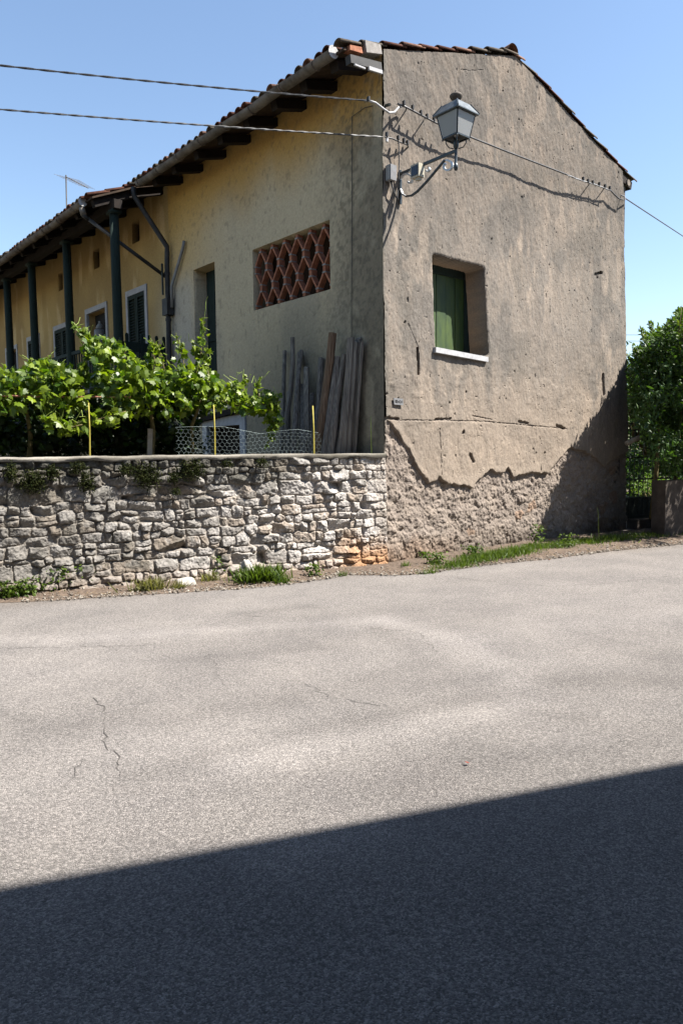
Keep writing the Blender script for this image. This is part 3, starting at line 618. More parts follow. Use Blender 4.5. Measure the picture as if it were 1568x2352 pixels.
# end railing of rounded palings, perpendicular to the facade
be = 6.2
MB().box(-PC+.05, -.10, be-.02, be+.02, 3.62, 3.80).build('end_rail', M['greenwood'], h2)
MB().box(-PC+.05, -.10, be-.02, be+.02, 2.98, 3.06).build('end_rail', M['greenwood'], h2)
for i in range(6):
    a = -PC+.13+i*.155; mb = MB()
    if i == 1: continue
    V = [(a-.03, 2.95), (a+.03, 2.95), (a+.03, 3.93), (a+.021, 3.955), (a, 3.965), (a-.021, 3.955), (a-.03, 3.93)]
    mb.add([W(x, be-.045, z) for x, z in V]+[W(x, be-.02, z) for x, z in V], [tuple(range(7)), tuple(range(13, 6, -1))]+[(i_, (i_+1) % 7+0, (i_+1) % 7+7, i_+7) for i_ in range(7)]); mb.build('paling', M['greenwood'], h2)
# slanted pipe carrying the gutter water to the downpipe
s0_ = W(ga, 6.55, gz-.07); s1_ = W(-.1, Bp+.08, 5.12)
mb = MB(); mb.tube([s0_, s0_-Z*.13+(s1_-s0_)*.02, s0_+(s1_-s0_)*.08-Z*.12], [.05, .045, .04], 8); mb.tube([s0_+(s1_-s0_)*.08-Z*.12, s1_], .036, 8); mb.build('slanted_pipe', M['pipe'], h2, True)
MB().tube([s0_+Z*.0, s0_-Z*.12+(s1_-s0_)*.02], .056, 10).build('gutter_outlet', M['zinc'], h2, True)
MB().box(-.2, -.17, Bp+.03, Bp+.06, 4.75, 5.35).build('iron_hook', M['iron'], h2)
# jar in the dark window
jb, jz = ft(231, 775, -.05); l, h, z = opl[1]
mb = MB(); jt = thing('jar', W(.05, jb, jz-.25), 'pale grey lidded jar in the dark doorway behind the balcony post', 'jar')
mb.lathe(W(.05, jb, jz-.25), [(.08, 0), (.12, .08), (.14, .35), (.135, .42), (.08, .45)], 14).build('jar_body', M['boxgrey'], jt, True)
MB().lathe(W(.05, jb, jz+.2), [(.1, 0), (.1, .03), (.06, .1), (.03, .13), (.03, .18)], 12).build('jar_lid', M['conduit'], jt, True)
jc = MB().box(-.12, .18, jb-.18, jb+.18, 2.9, jz-.25); 
tag(jc.build('pedestal', M['greenwood']), 'dark wooden pedestal under the pale jar on the balcony', 'pedestal')
# antenna on the far roof
pb = hit(152, 470, W(1.2, 0, 0), u); pt = hit(152, 402, W(1.2, 0, 0), u)
an = thing('antenna', pb-Z*.9, 'thin television antenna on a mast above the far roof', 'antenna')
MB().tube([pb-Z*.9, pt], .018, 6).build('mast', M['zinc'], an)
q0 = hit(152, 406, W(1.2, 0, 0), u); q1 = hit(203, 432, W(1.2, 0, 0), u)
dq = (q1-q0); MB().beam(q0-dq*.02, q1, .02, .02).build('boom', M['zinc'], an)
sdn = np.cross(dq/np.linalg.norm(dq), Z)
for i in range(9):
    c = q0+dq*(.05+i*.11); l = .42-.02*i; MB().tube([c-sdn*l+Z*.1*0, c+sdn*l], .004, 4).build('antenna_element', M['zinc'], an)

# ================================================================== STREET LAMP on the gable
tb, zb_ = gt(917, 404); LB = G+u*tb+Z*zb_
def lp(zx, zy):                         # from the enlarged view of the lamp to the bracket plane
    x = (1250+zx*.3189)*.6704; y = (100+zy*.3189)*.6704; return hit(x, y, LB, u)
lamp = thing('street_lamp', LB-Z*.2, 'wall mounted lantern street lamp on a scrolled iron bracket beside the house corner', 'street lamp')
P0 = lp(368, 1562); P1 = lp(975, 1352); print('lamp arm', P0, P1)
so_ = float(np.dot(P1-G, n)); az = float(P0[2])
def BR(s, z): return G+u*tb+n*s+Z*z
s_base = .03
mb = MB(); mb.beam(BR(s_base, az), BR(so_, az), .03, .035); mb.build('bracket_arm', M['lampmetal'], lamp)
MB().beam(BR(.02, az+.05), BR(.02, az-.40), .035, .02, n).build('wall_plate', M['lampmetal'], lamp)
pts = [lp(x, y) for x, y in ((850, 1412), (760, 1520), (660, 1640), (560, 1745), (500, 1788), (440, 1797), (400, 1770), (378, 1710), (374, 1650), (385, 1600), (415, 1565), (455, 1552), (495, 1575), (512, 1610), (500, 1645), (475, 1655), (462, 1640))]
for i in range(5, 17): pass
mb = MB()
for p, q in zip(pts[:5], pts[1:6]): mb.beam(p-(q-p)*.06, q+(q-p)*.06, .032, .02, np.cross(u, q-p))
mb.build('brace', M['lampmetal'], lamp); mb = MB()
for p, q in zip(pts[5:-1], pts[6:]): mb.beam(p-(q-p)*.06, q+(q-p)*.06, .032, .02, np.cross(u, q-p))
mb.build('brace_scroll', M['scroll'], lamp)
mb = MB()
for cx_, cy_, R0, a0, a1 in ((885, 1470, 62, -100, 230), (670, 1510, 26, -60, 160)):
    pp = []
    for i in range(19):
        k_ = i/18; an_ = radians(a0+(a1-a0)*k_); R_ = R0*(1-.45*k_); pp.append(lp(cx_+R_*cos(an_), cy_+R_*sin(an_)))
    for p, q in zip(pp[:-1], pp[1:]): mb.beam(p-(q-p)*.06, q+(q-p)*.06, .032, .02, np.cross(u, q-p))
mb.build('scroll', M['scroll'], lamp)
LC = G+u*tb+n*so_
mb = MB(); mb.lathe(LC, [(.0, az-.25), (.022, az-.235), (.03, az-.2), (.028, az-.175), (.02, az-.16), (.018, az-.15), (.018, az+.0), (.02, az+.02), (.034, az+.045), (.038, az+.12), (.03, az+.14)], 12); mb.build('lamp_post', M['lampmetal'], lamp, True)
zb0 = az+.15
def sq(h, z): return [LC+u*i*h+n*j*h+Z*z for i, j in ((-1, -1), (1, -1), (1, 1), (-1, 1))]
hb, ht, hB = .118, .168, .27
mb = MB(); lo4 = sq(hb, zb0); hi4 = sq(ht, zb0+hB)
for i in range(4): mb.beam(lo4[i], hi4[i], .017, .017, u+n)
for ring in (lo4, hi4):
    for i in range(4): mb.beam(ring[i], ring[(i+1) % 4], .018, .018)
frm = mb.build('lantern_frame', M['lampmetal'], lamp)
for i in range(4):
    a, b_, c, d = lo4[i], lo4[(i+1) % 4], hi4[(i+1) % 4], hi4[i]; nn_ = np.cross(b_-a, d-a); nn_ /= np.linalg.norm(nn_)
    MB().hexa([a, b_, b_-nn_*.004, a-nn_*.004, d, c, c-nn_*.004, d-nn_*.004]).build('lantern_pane', M['frost'], lamp)
# roof: overhanging eave, upper metal plates, glazed lower band
e0 = sq(.207, zb0+hB); e1 = sq(.207, zb0+hB+.012); r1 = sq(.125, zb0+hB+.13); mb = MB()
mb.add(e0+e1, [(0, 1, 5, 4), (1, 2, 6, 5), (2, 3, 7, 6), (3, 0, 4, 7)]); i4 = sq(.168, zb0+hB-.004); mb.add(e0+i4, [(1, 0, 4, 5), (2, 1, 5, 6), (3, 2, 6, 7), (0, 3, 7, 4)])
mb.add(e1+r1, [(0, 1, 5, 4), (1, 2, 6, 5), (2, 3, 7, 6), (3, 0, 4, 7)]); r2 = sq(.05, zb0+hB+.165); mb.add(r1+r2, [(0, 1, 5, 4), (1, 2, 6, 5), (2, 3, 7, 6), (3, 0, 4, 7), (4, 5, 6, 7)])
lr = mb.build('lantern_roof', M['lampshine'], lamp); mb = MB()
for i in range(4): mb.beam(e1[i], r1[i], .016, .016, u+n)
mb.build('roof_rib', M['lampmetal'], lr)
MB().lathe(LC+Z*(zb0+hB+.16), [(.04, 0), (.035, .03), (.06, .045), (.08, .075), (.082, .09), (.07, .105), (.035, .12), (.018, .125), (.018, .14), (.006, .165)], 18).build('finial', M['zinc'], lamp, True)
mb = MB(); q4 = sq(.10, zb0-.004)
for i, (sx, sy) in enumerate(((-1, -1), (1, -1), (1, 1), (-1, 1))):
    dd_ = (u*sx+n*sy)/1.414; mb.tube([LC+dd_*.13+Z*(zb0-.01), LC+dd_*.125+Z*(zb0-.06), LC+dd_*.09+Z*(zb0-.11), LC+dd_*.03+Z*(zb0-.125)], .007, 6)
    mb.lathe(lo4[i]-Z*.035, [(.003, 0), (.012, .012), (.009, .03)], 6)
mb.build('lantern_hook', M['lampmetal'], lamp)
MB().lathe(LC+Z*(zb0+.02), [(.02, 0), (.03, .02), (.045, .1), (.03, .16), (.01, .18)], 12).build('bulb', M['whitestone'], lamp, True)
# floodlight / sensor box hanging at the arm
fb = thing('floodlight', lp(590, 1540), 'small cream floodlight box with dark glass fixed to the lamp bracket arm', 'floodlight')
c = lp(590, 1540)+u*-.05; 
def fbx(o, su, sn, sz): return [o+u*i*su+n*j*sn+Z*k_*sz for k_ in (-1, 1) for i, j in ((-1, -1), (1, -1), (1, 1), (-1, 1))]
MB().hexa(fbx(c, .055, .075, .085)).build('housing', M['boxcream'], fb); MB().hexa(fbx(c-u*.058, .004, .058, .062)).build('glass', M['glass'], fb)
MB().hexa(fbx(c+n*.02-Z*.1, .03, .03, .02)).build('sensor', M['boxcream'], fb); MB().tube([c-n*.02-Z*.085, c-n*.03-Z*.13, c-Z*.14, c+n*.01-Z*.1], .004, 5).build('lead', M['palewire'], fb)
jb_ = thing('junction_box', W(.12, -.06, gt(895, 400)[1]), 'small grey junction box on the gable edge left of the lamp bracket', 'junction box')
tj, zj = gt(897, 398, .06)
MB().box(tj-.05, tj+.06, -.11, -.01, zj-.1, zj+.1).build('box_body', M['boxgrey'], jb_); MB().box(tj-.055, tj-.045, -.1, -.02, zj-.09, zj+.09).build('box_side', M['conduit'], jb_)
MB().tube([W(tj, -.06, zj-.1), W(tj+.03, -.07, zj-.2), W(tj+.1, -.05, zj-.28), W(tj+.16, -.04, zj-.3)], .012, 6).build('conduit', M['cable'], jb_, True)
# ------------------------------------------------------------------ cables
def sagline(p, q, sag, k_=24): return [p+(q-p)*i/k_-Z*sag*4*(i/k_)*(1-i/k_) for i in range(k_+1)]
def twist(P, r=.012, amp=.008, turns=.12):
    """two strands wound round each other"""
    s = 0; A_ = []; B_ = []
    for i, p in enumerate(P):
        if i: s += np.linalg.norm(p-P[i-1])
        d = P[min(i+1, len(P)-1)]-P[max(i-1, 0)]; d /= np.linalg.norm(d); x = np.cross(d, Z); x /= np.linalg.norm(x); y = np.cross(x, d)
        o = (x*cos(2*pi*s/turns)+y*sin(2*pi*s/turns))*amp; A_.append(p+o); B_.append(p-o)
    return A_, B_
def clampset(root, pts):
    for p in pts:
        p = np.asarray(p); MB().hexa(fbx(p+Z*.02, .012, .02, .028)).build('clamp', M['clamp'], root)
def gp3(x, y, off): t_, z_ = gt(x, y, off); return G+u*t_+n*off+Z*z_
c1_ = thing('overhead_cable', gp3(905, 255, .16), 'upper twisted overhead cable reaching the house corner above the lamp', 'cable')
e1_ = gp3(846, 231, .14); s1p = hit(0, 150, e1_+wd*-4, np.array([0, 1., 0])); s1p = e1_+(s1p-e1_)*3+Z*.16*2.667
L1 = sagline(s1p, e1_, .16, 60)
P1c = L1; A_, B_ = twist([P1c[i]+(P1c[i+1]-P1c[i])*j/8 for i in range(len(P1c)-1) for j in range(8)], amp=.005, turns=.42)
mb = MB(); mb.tube(A_, .0075, 5); mb.tube(B_, .0075, 5); mb.build('strand', M['cable'], c1_)
hk = [e1_, gp3(862, 236, .14), gp3(880, 250, .14), gp3(893, 259, .13), gp3(905, 258, .12), gp3(915, 247, .1), gp3(926, 243, .08), gp3(932, 246, .09)]
MB().tube(hk, .014, 8).build('loop', M['palewire'], c1_, True)
MB().tube([gp3(884, 243, .0), gp3(895, 240, .12)], .02, 6).build('wall_hook', M['iron'], c1_)
clampset(c1_, [e1_])
c2_ = thing('gable_cable', gp3(1200, 370, .15), 'cable strung across the gable from the corner behind the lantern to the right eave', 'cable')
path = [(912, 238), (932, 246), (962, 262), (1000, 282), (1050, 302), (1090, 319), (1150, 343), (1220, 370), (1290, 397), (1330, 413), (1360, 422), (1385, 431), (1402, 438), (1410, 447), (1420, 456), (1430, 459)]
pp = [gp3(x, y, .09 if x < 930 else .15 if x < 1330 else .13 if x < 1400 else .1) for x, y in path]
MB().tube(pp, .013, 8).build('strand', M['cable'], c2_, True)
xs_ = np.linspace(1060, 1400, 40); 
MB().tube([gp3(x, np.interp(x, [p[0] for p in path], [p[1] for p in path])-1.2*sin(x*.35), .15) for x in xs_], .007, 5).build('strand', M['palewire'], c2_)
clampset(c2_, [gp3(x, y, .15) for x, y in ((927, 240), (947, 250), (966, 262), (980, 270), (996, 277), (1010, 286), (1022, 292), (1338, 413), (1349, 418), (1360, 421), (1375, 425), (1388, 430), (1399, 434))])
for x, y in ((932, 250), (975, 270), (1352, 420), (1385, 432)): MB().tube([gp3(x, y+3, .0), gp3(x, y, .15)], .009, 6).build('wall_pin', M['iron'], c2_)
c3_ = thing('outgoing_cable', gp3(1432, 456, .1), 'thin cable leaving the right gable edge towards the hedge side', 'cable')
q0 = gp3(1434, 455, .1); q1 = hit(1568, 541, G-n*1.2, n); q1 = q0+(q1-q0)*9
MB().tube(sagline(q0, q1, .05), .011, 6).build('strand', M['cable'], c3_); MB().tube([gp3(1425, 448, 0), gp3(1434, 452, .1), gp3(1434, 460, .1)], .012, 6).build('insulator', M['palewire'], c3_)
c4_ = thing('overhead_cable', gp3(890, 316, .12), 'lower overhead cable ending on the gable just above the junction box', 'cable')
e4 = gp3(884, 315, .1); s4 = hit(0, 251, e4+wd*-4, np.array([0, 1., 0])); s4 = e4+(s4-e4)*3+Z*.12*2.667
L4 = sagline(s4, e4, .12, 60); A_, B_ = twist([L4[i]+(L4[i+1]-L4[i])*j/8 for i in range(len(L4)-1) for j in range(8)], amp=.005, turns=.34)
mb = MB(); mb.tube(A_, .007, 5); mb.tube(B_, .007, 5); mb.tube([e4, gp3(900, 318, .1), gp3(915, 325, .1), gp3(936, 333, .05)], .01, 6); mb.build('strand', M['cable'], c4_)
clampset(c4_, [gp3(888, 312, .1), gp3(914, 320, .1), gp3(927, 326, .09), gp3(935, 331, .06)])
MB().tube([gp3(915, 325, .1), gp3(916, 370, .06), gp3(915, 425, .04), gp3(912, 455, .03)], .009, 6).build('drop_lead', M['cable'], c4_)
MB().tube([gp3(889, 318, .1), gp3(888, 326, .1)], .018, 8).build('insulator', M['palewire'], c4_)
MB().tube([gp3(937, 338, .0), gp3(934, 331, .07)], .01, 6).build('wall_pin', M['iron'], c4_)
for i, y in enumerate((769, 783)):
    p = hit(1380, y, (0, 60, 0), np.array([0, 1., 0])); q = hit(1700, y+1, (0, 60, 0), np.array([0, 1., 0]))
    tag(MB().tube([p, q], .022, 5).build('distant_cable', M['pipe']), ['upper of two faint distant cables beside the right gable edge', 'lower of two faint distant cables beside the right gable edge'][i], 'cable', 'distant cables')
# number plate
t0, z0_ = gt(914, 922, .012)
pl = thing('number_plate', W(t0, -.012, z0_-.06), 'small grey metal number plate on the gable near the corner', 'number plate')
p = [gt(904, 914, .02), gt(925, 916, .02), gt(926, 931, .02), gt(905, 929, .02)]
q = [W(a, -.02, z) for a, z in p]; MB().hexa([q[3], q[2], q[2]+v*.012, q[3]+v*.012, q[0], q[1], q[1]+v*.012, q[0]+v*.012]).build('plate', M['boxgrey'], pl)
fc = bpy.data.curves.new('numerals', 'FONT'); fc.body = '24'; fc.size = .055; fc.extrude = .001
fo = bpy.data.objects.new('numerals', fc); me = None
scene.collection.objects.link(fo); bpy.context.view_layer.update(); me = bpy.data.meshes.new_from_object(fo.evaluated_get(bpy.context.evaluated_depsgraph_get()))
bpy.data.objects.remove(fo); VV = np.array([tuple(x.co) for x in me.vertices]); FF = [tuple(x.vertices) for x in me.polygons]
bpy.data.meshes.remove(me)
VV = np.array([W(t0+.018+x[0], -.022-x[2], z0_-.022+x[1]) for x in VV]); obj('numerals', VV, FF, M['clamp'], pl)
mb = MB(); mb.hexa(fbx(W(t0-.045, -.0215, z0_+.0), .022, .001, .02)); mb.hexa(fbx(W(t0+.003, -.0215, z0_-.005), .014, .001, .012)); mb.build('worn_lettering', M['pipe'], pl)

# ================================================================== GARDEN STONE WALL
sw = thing('stone_wall', WB-wd*2.4, 'low rubble stone garden wall with pale mortar coping and mossy patches', 'stone wall')
S0, S1 = -3.2, wl+.02
sx, szz = np.meshgrid(np.arange(S0, S1+.005, .0095), np.arange(-.12, 1.565, .0095))
seeds = []; wts = []; zc = -.08
while zc < 1.6:
    hgt = rng.uniform(.085, .185); x = S0-.2+rng.random()*.2
    while x < S1+.2:
        wdt = hgt*rng.choice([.8, 1.1, 1.5, 2.0, 2.6])*rng.uniform(.85, 1.15)
        if hgt > .13 and rng.random() < .3:
            k_ = rng.uniform(.35, .65); seeds += [(x+wdt/2, zc+hgt*k_/2), (x+wdt/2, zc+hgt*(1+k_)/2)]; wts += [(wdt/2, hgt*k_/2), (wdt/2, hgt*(1-k_)/2)]
        elif rng.random() < .16 and zc+hgt < 1.4: seeds.append((x+wdt/2, zc+hgt*.65)); wts.append((wdt/2, hgt*.72))
        else: seeds.append((x+wdt/2, zc+hgt/2+rng.normal(0, .01))); wts.append((wdt/2, hgt/2*rng.uniform(.85, 1.08)))
        x += wdt
    zc += hgt
seeds = np.array(seeds); wts = np.array(wts)
wx = sx+.07*(fbm(sx*6, szz*6, 4, 201)-.5); wz = szz+.065*(fbm(sx*4+9, szz*6, 4, 202)-.5)
I2, E2 = cells(wx, wz, seeds, wts, 1., 5.); E2 = E2*np.minimum(wts[:, 0], wts[:, 1])[I2]*.8
NS = len(seeds); dxs = sx-seeds[I2, 0]; dzs = szz-seeds[I2, 1]; hh = np.full(sx.shape, 9.)
for k_ in range(4):
    gx_ = rng.normal(0, .34, NS); gz_ = rng.normal(.05, .42, NS); h0 = rng.uniform(.025, .06, NS)
    hh = np.minimum(hh, h0[I2]+gx_[I2]*dxs+gz_[I2]*dzs)
es_ = E2+.012*(fbm(sx*30, szz*30, 2, 203)-.5)
prof = sm(.001, .02, es_); proud = (.1+1.05*rng.random(NS))[I2]
endf = sm(.93, .985, sx/wl); HS = prof*(hh*proud+.012)*(1-.7*endf)+.036*(fbm(sx*11, szz*11, 4, 204, .6)-.5)*(.4+.6*prof)+.012*(fbm(sx*40, szz*40, 2, 205)-.5)-.007*(1-prof)+.006+.05*(fbm(sx*.8, szz*1.2, 2, 206)-.5)
HS += .05*sm(.35, .0, szz)
rc = rng.random((NS, 3))
cs = mix((.33, .305, .28), (.58, .545, .51), rc[I2, 0]**1.3); cs = mix(cs, (.33, .26, .195), (rc[I2, 1] > .72)*.7)
cs = mix(cs, (.52, .49, .455), sm(.55, .72, fbm(sx*10, szz*10, 4, 207))*.6); cs = mix(cs, (.12, .115, .10), sm(.58, .74, fbm(sx*7, szz*7, 4, 208))*.55)
mort = mix((.33, .29, .25), (.47, .42, .37), fbm(sx*5, szz*5, 3, 209)); cs = mix(mort, cs, sm(.004, .02, es_))
rx = sx/wl
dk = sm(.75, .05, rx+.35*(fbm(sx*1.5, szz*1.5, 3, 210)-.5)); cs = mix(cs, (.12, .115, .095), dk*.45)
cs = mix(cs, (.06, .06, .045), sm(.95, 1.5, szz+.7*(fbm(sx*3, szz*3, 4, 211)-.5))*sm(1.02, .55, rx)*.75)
cs = mix(cs, (.42, .23, .115), np.clip(sm(.55, .12, szz+.3*(fbm(sx*3, szz*3, 3, 212)-.5))*sm(.80, .93, rx)*.95, 0, 1))
cs = mix(cs, (.30, .19, .12), sm(.3, .0, szz)*.35)
Pw = (WA+wd*0)[None, None]*1.0+sx[..., None]*wd+HS[..., None]*wn; Pw[..., 2] = szz
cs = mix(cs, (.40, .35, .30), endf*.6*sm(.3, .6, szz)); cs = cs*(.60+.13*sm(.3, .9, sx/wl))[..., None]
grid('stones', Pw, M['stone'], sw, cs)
# mortar coping, uneven, rounded
sc = np.arange(S0, S1, .03); rg = np.linspace(0, 1, 13); PC_ = np.zeros((13, len(sc), 3))
top = 1.602+.022*(fbm(sc*2.7, sc*0, 4, 221)-.5)-.004*(sc-S0)/5
for i, k_ in enumerate(rg):
    an_ = pi*k_; out = .055*cos(an_) if k_ < .5 else -.42+.0; 
    o = (.05+.03*(fbm(sc*4, sc*0+i, 3, 222)-.5)) if i < 3 else .05-.47*(i-2)/10
    zz2 = top-.075+.04*i*(1) if i < 2 else top+.0*i
    if i == 0: zz2 = top-.06+.03*(fbm(sc*5, sc*0, 3, 223)-.5)
    elif i == 1: zz2 = top-.022
    elif i == 2: zz2 = top-.006; 
    o = {0: .035, 1: .055, 2: .04}.get(i, .04-.46*(i-2)/10)+.012*(fbm(sc*6, sc*0+i*.7, 3, 224)-.5)
    if i == 12: zz2 = top-.5
    PC_[i] = WA+sc[:, None]*wd+np.asarray(o)[:, None]*wn; PC_[i, :, 2] = zz2+.01*(fbm(sc*9, sc*0+i*2.2, 3, 225)-.5)
cc = mix((.56, .52, .45), (.17, .155, .125), sm(.35, .65, 1.)*0+1.3*fbm(np.repeat(sc[None], 13, 0)*2, np.repeat(rg[:, None], len(sc), 1)*3, 4, 226))
grid('coping', PC_, M['plaster'], sw, cc*.56, smooth=True)
mb = MB(); p0 = WA+wd*S0-wn*.4; p1 = WA+wd*S1-wn*.4; mb.hexa([p0+wn*.3-Z*.1, p1+wn*.3-Z*.1, p1-Z*.1, p0-Z*.1, p0+wn*.3+Z*1.55, p1+wn*.3+Z*1.55, p1+Z*1.55, p0+Z*1.55]); mb.build('core', M['mortar'], sw)
def wallp(x, y, off=0.): return hit(x, y, WA+wn*off, wn)
# moss cushions on the wall face
for i, (x, y, w, hgt) in enumerate(((25, 1085, 22, 34), (75, 1105, 45, 40), (120, 1085, 25, 28), (180, 1075, 30, 22), (200, 1108, 26, 36), (290, 1078, 28, 22), (338, 1092, 46, 44), (398, 1095, 22, 22), (440, 1078, 50, 38), (402, 1128, 18, 14), (520, 1065, 22, 14), (600, 1062, 26, 16))):
    c = wallp(x, y, .06); N_ = int(w*hgt*.55); sc_x = w/FP*np.linalg.norm(c-CAM)*.62; sc_z = hgt/FP*np.linalg.norm(c-CAM)*.6
    g_ = rng.normal(size=(N_, 3))*.5; rad = np.linalg.norm(g_[:, :2], axis=1); ok = rad < 1.2; g_ = g_[ok]; N_ = len(g_)
    P = c+g_[:, :1]*wd*sc_x+g_[:, 1:2]*Z*sc_z+np.abs(g_[:, 2:3])*wn*.06-wn*.0
    V, F = scatter(LT, LF, P, rots(N_, 0, -.6, 1, wn*.6), rng.uniform(.016, .04, N_))
    lab = ['at the far left end', 'large, second from the left', 'third from the left under the coping', 'thin, under the coping', 'hanging low, left of the bigger cushion', 'brown, under the coping', 'largest and darkest, above the middle stones', 'small, right of the largest cushion', 'wide, below the coping under the vine post', 'tiny, lowest of all', 'small brown, right of the wide cushion', 'rightmost small brown'][i]
    tag(obj('moss_clump', V, F, M['moss'], col=leafcol(N_, len(LT), (.012, .02, .006), (.05, .055, .018))), 'dark moss cushion on the stone wall, '+lab, 'moss', 'moss cushions on the stone wall')
# leaning pale stone at the wall foot
def boulder(c, r, seed, name, mat_, label, tilt=0., cat='stone'):
    th_, ph_ = np.meshgrid(np.linspace(0, 2*pi, 29), np.linspace(.0, pi, 17)); d = np.stack([np.cos(th_)*np.sin(ph_), np.sin(th_)*np.sin(ph_), np.cos(ph_)], -1)
    k_ = 1+.5*(fbm(d[..., 0]*1.6+seed, d[..., 2]*1.6+d[..., 1]*1.3, 3, seed)-.5); k_[:, -1] = k_[:, 0]; P = d*k_[..., None]*np.array(r)
    x = P[..., 0]*cos(tilt)-P[..., 2]*sin(tilt); z = P[..., 0]*sin(tilt)+P[..., 2]*cos(tilt)
    Q = c+x[..., None]*wd+P[..., 1:2]*wn+z[..., None]*Z
    cl = mix((.27, .25, .22), (.38, .36, .33), fbm(x*20, z*20, 3, seed)); return tag(grid(name, Q, mat_, col=cl, smooth=False), label, cat)
p = hit(570, 1333, (0, 0, .03), Z); boulder(p+Z*.1, (.075, .07, .16), 5, 'loose_stone', M['stone'], 'pale upright loose stone leaning on the wall foot in the grass', .25)
p = hit(428, 1345, (0, 0, .03), Z); boulder(p+Z*.03, (.12, .08, .07), 8, 'loose_stone', M['stone'], 'low flat loose stone at the wall foot left of the upright one', .1)

# ================================================================== VINE over the garden
def vp(x, y, off): return hit(x, y, WA-wn*off, wn)
wires_z = None
def vine_leaves(N, px, py, off, size, c0, c1, axis, spread=.75):
    P = np.array([vp(a, b, o) for a, b, o in zip(px, py, off)]); R = rots(N, 0, -.9, spread, axis); return scatter(VT, VF, P, R, size)+(leafcol(N, len(VT), c0, c1, 1.5),)
BR0, BR1 = (.05, .115, .006), (.32, .43, .025)
def blob(L, offr=(.35, 1.2), c0=BR0, c1=BR1, sz=(.075, .135), axis=None):
    Vs = []; Fs = []; Cs = []; k_ = 0
    ax_ = axis if axis is not None else wn*.8+Z*.45+u*.2
    for (cx_, cy_, rx_, ry_, N_) in L:
        N_ = int(N_*1.4); an_ = rng.random(N_)*2*pi; rr = rng.random(N_)**.5; x = cx_+rx_*rr*np.cos(an_); y = cy_+ry_*rr*np.sin(an_)
        V, F, C = vine_leaves(N_, x, y, rng.uniform(*offr, N_), rng.uniform(*sz, N_), c0, c1, ax_); Vs.append(V); Fs.append(F+k_); Cs.append(C); k_ += len(V)
    return Vs, Fs, Cs, k_
def shoot(px, off, k0, n_per=16, sz=(.05, .12), col0=(.10, .18, .012), col1=(.26, .34, .03)):
    """cane through photo points with alternating leaves that shrink to its tip"""
    P = [vp(x, y, off+.06*sin(i)) for i, (x, y) in enumerate(px)]; Q = []
    for p, q in zip(P[:-1], P[1:]): Q += [p+(q-p)*i/6 for i in range(6)]
    Q.append(P[-1]); Q = np.array(Q); m_ = len(Q); N_ = n_per*(len(px)-1); kk = rng.random(N_); idx = kk*(m_-1); i0 = idx.astype(int); fr_ = idx-i0
    C_ = Q[i0]*(1-fr_)[:, None]+Q[np.minimum(i0+1, m_-1)]*fr_[:, None]+rng.normal(size=(N_, 3))*.045*(1.25-kk)[:, None]
    S_ = (sz[1]-(sz[1]-sz[0])*kk)*rng.uniform(.75, 1.15, N_); V, F = scatter(VT, VF, C_, rots(N_, 0, -.9, .7, wn*.6+Z*.3+u*.3), S_)
    return V, F+k0, leafcol(N_, len(VT), col0, col1), Q
def vine(name, label, loc, blobs, shoots, off=.7, group='grape vines over the garden wall', dark=None, trunk=None):
    vt = thing(name, loc, label, 'vine', group); Vs, Fs, Cs, k_ = blob(blobs)
    if dark:
        a, b, c, k2 = blob(dark, (.8, 1.8), (.012, .03, .004), (.04, .085, .01)); Vs += a; Fs += [f+k_ for f in b]; Cs += c; k_ += k2  # leaves under the canopy carry the shade in a darker green
    for s in shoots:
        V, F, C, Q = shoot(s, off, k_); Vs.append(V); Fs.append(F); Cs.append(C); k_ += len(V); MB().tube(Q, list(np.linspace(.008, .0025, len(Q))), 5).build('cane', M['twig'], vt, True); tend = MB()
        for j in range(3):
            d = rng.normal(size=3)*.05; d[2] = abs(d[2])+.03; tend.tube([Q[-3-j*2], Q[-3-j*2]+d, Q[-3-j*2]+d*1.6+rng.normal(size=3)*.02, Q[-3-j*2]+d*1.5+rng.normal(size=3)*.04], .0028, 4)
        tend.build('tendril', M['tendril'], vt)
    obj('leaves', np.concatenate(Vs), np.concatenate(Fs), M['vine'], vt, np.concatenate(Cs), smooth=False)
    if trunk:
        for tr_ in trunk: MB().tube([vp(*p) for p in tr_[0]], tr_[1], 7, jit=.25).build('trunk', M['twig'], vt, True)
    return vt
def gbase(x, off): p = vp(x, 1040, off); return np.array([p[0], p[1], .55])
vine('grape_vine', 'sunlit grape vine at the far left, spilling over the red rod', gbase(60, .8),
     [(20, 875, 35, 30, 60), (60, 880, 40, 35, 70), (130, 875, 55, 42, 120), (105, 845, 35, 24, 50), (165, 890, 35, 40, 60), (60, 915, 70, 22, 70), (15, 930, 30, 30, 30), (-70, 880, 60, 45, 110), (-160, 890, 60, 45, 110), (150, 930, 60, 20, 40)],
     [[(125, 890), (118, 850), (110, 815)], [(80, 880), (75, 845), (72, 825)], [(200, 860), (190, 850), (195, 830)], [(20, 880), (5, 860), (-20, 850)]],
     dark=[(-80, 970, 110, 50, 200), (60, 1005, 110, 30, 150), (60, 960, 90, 50, 190), (20, 1000, 60, 40, 80), (170, 960, 70, 40, 120)], trunk=[([(60, 930, .8), (70, 1000, .9), (66, 1100, .9)], [.02, .03, .04])])
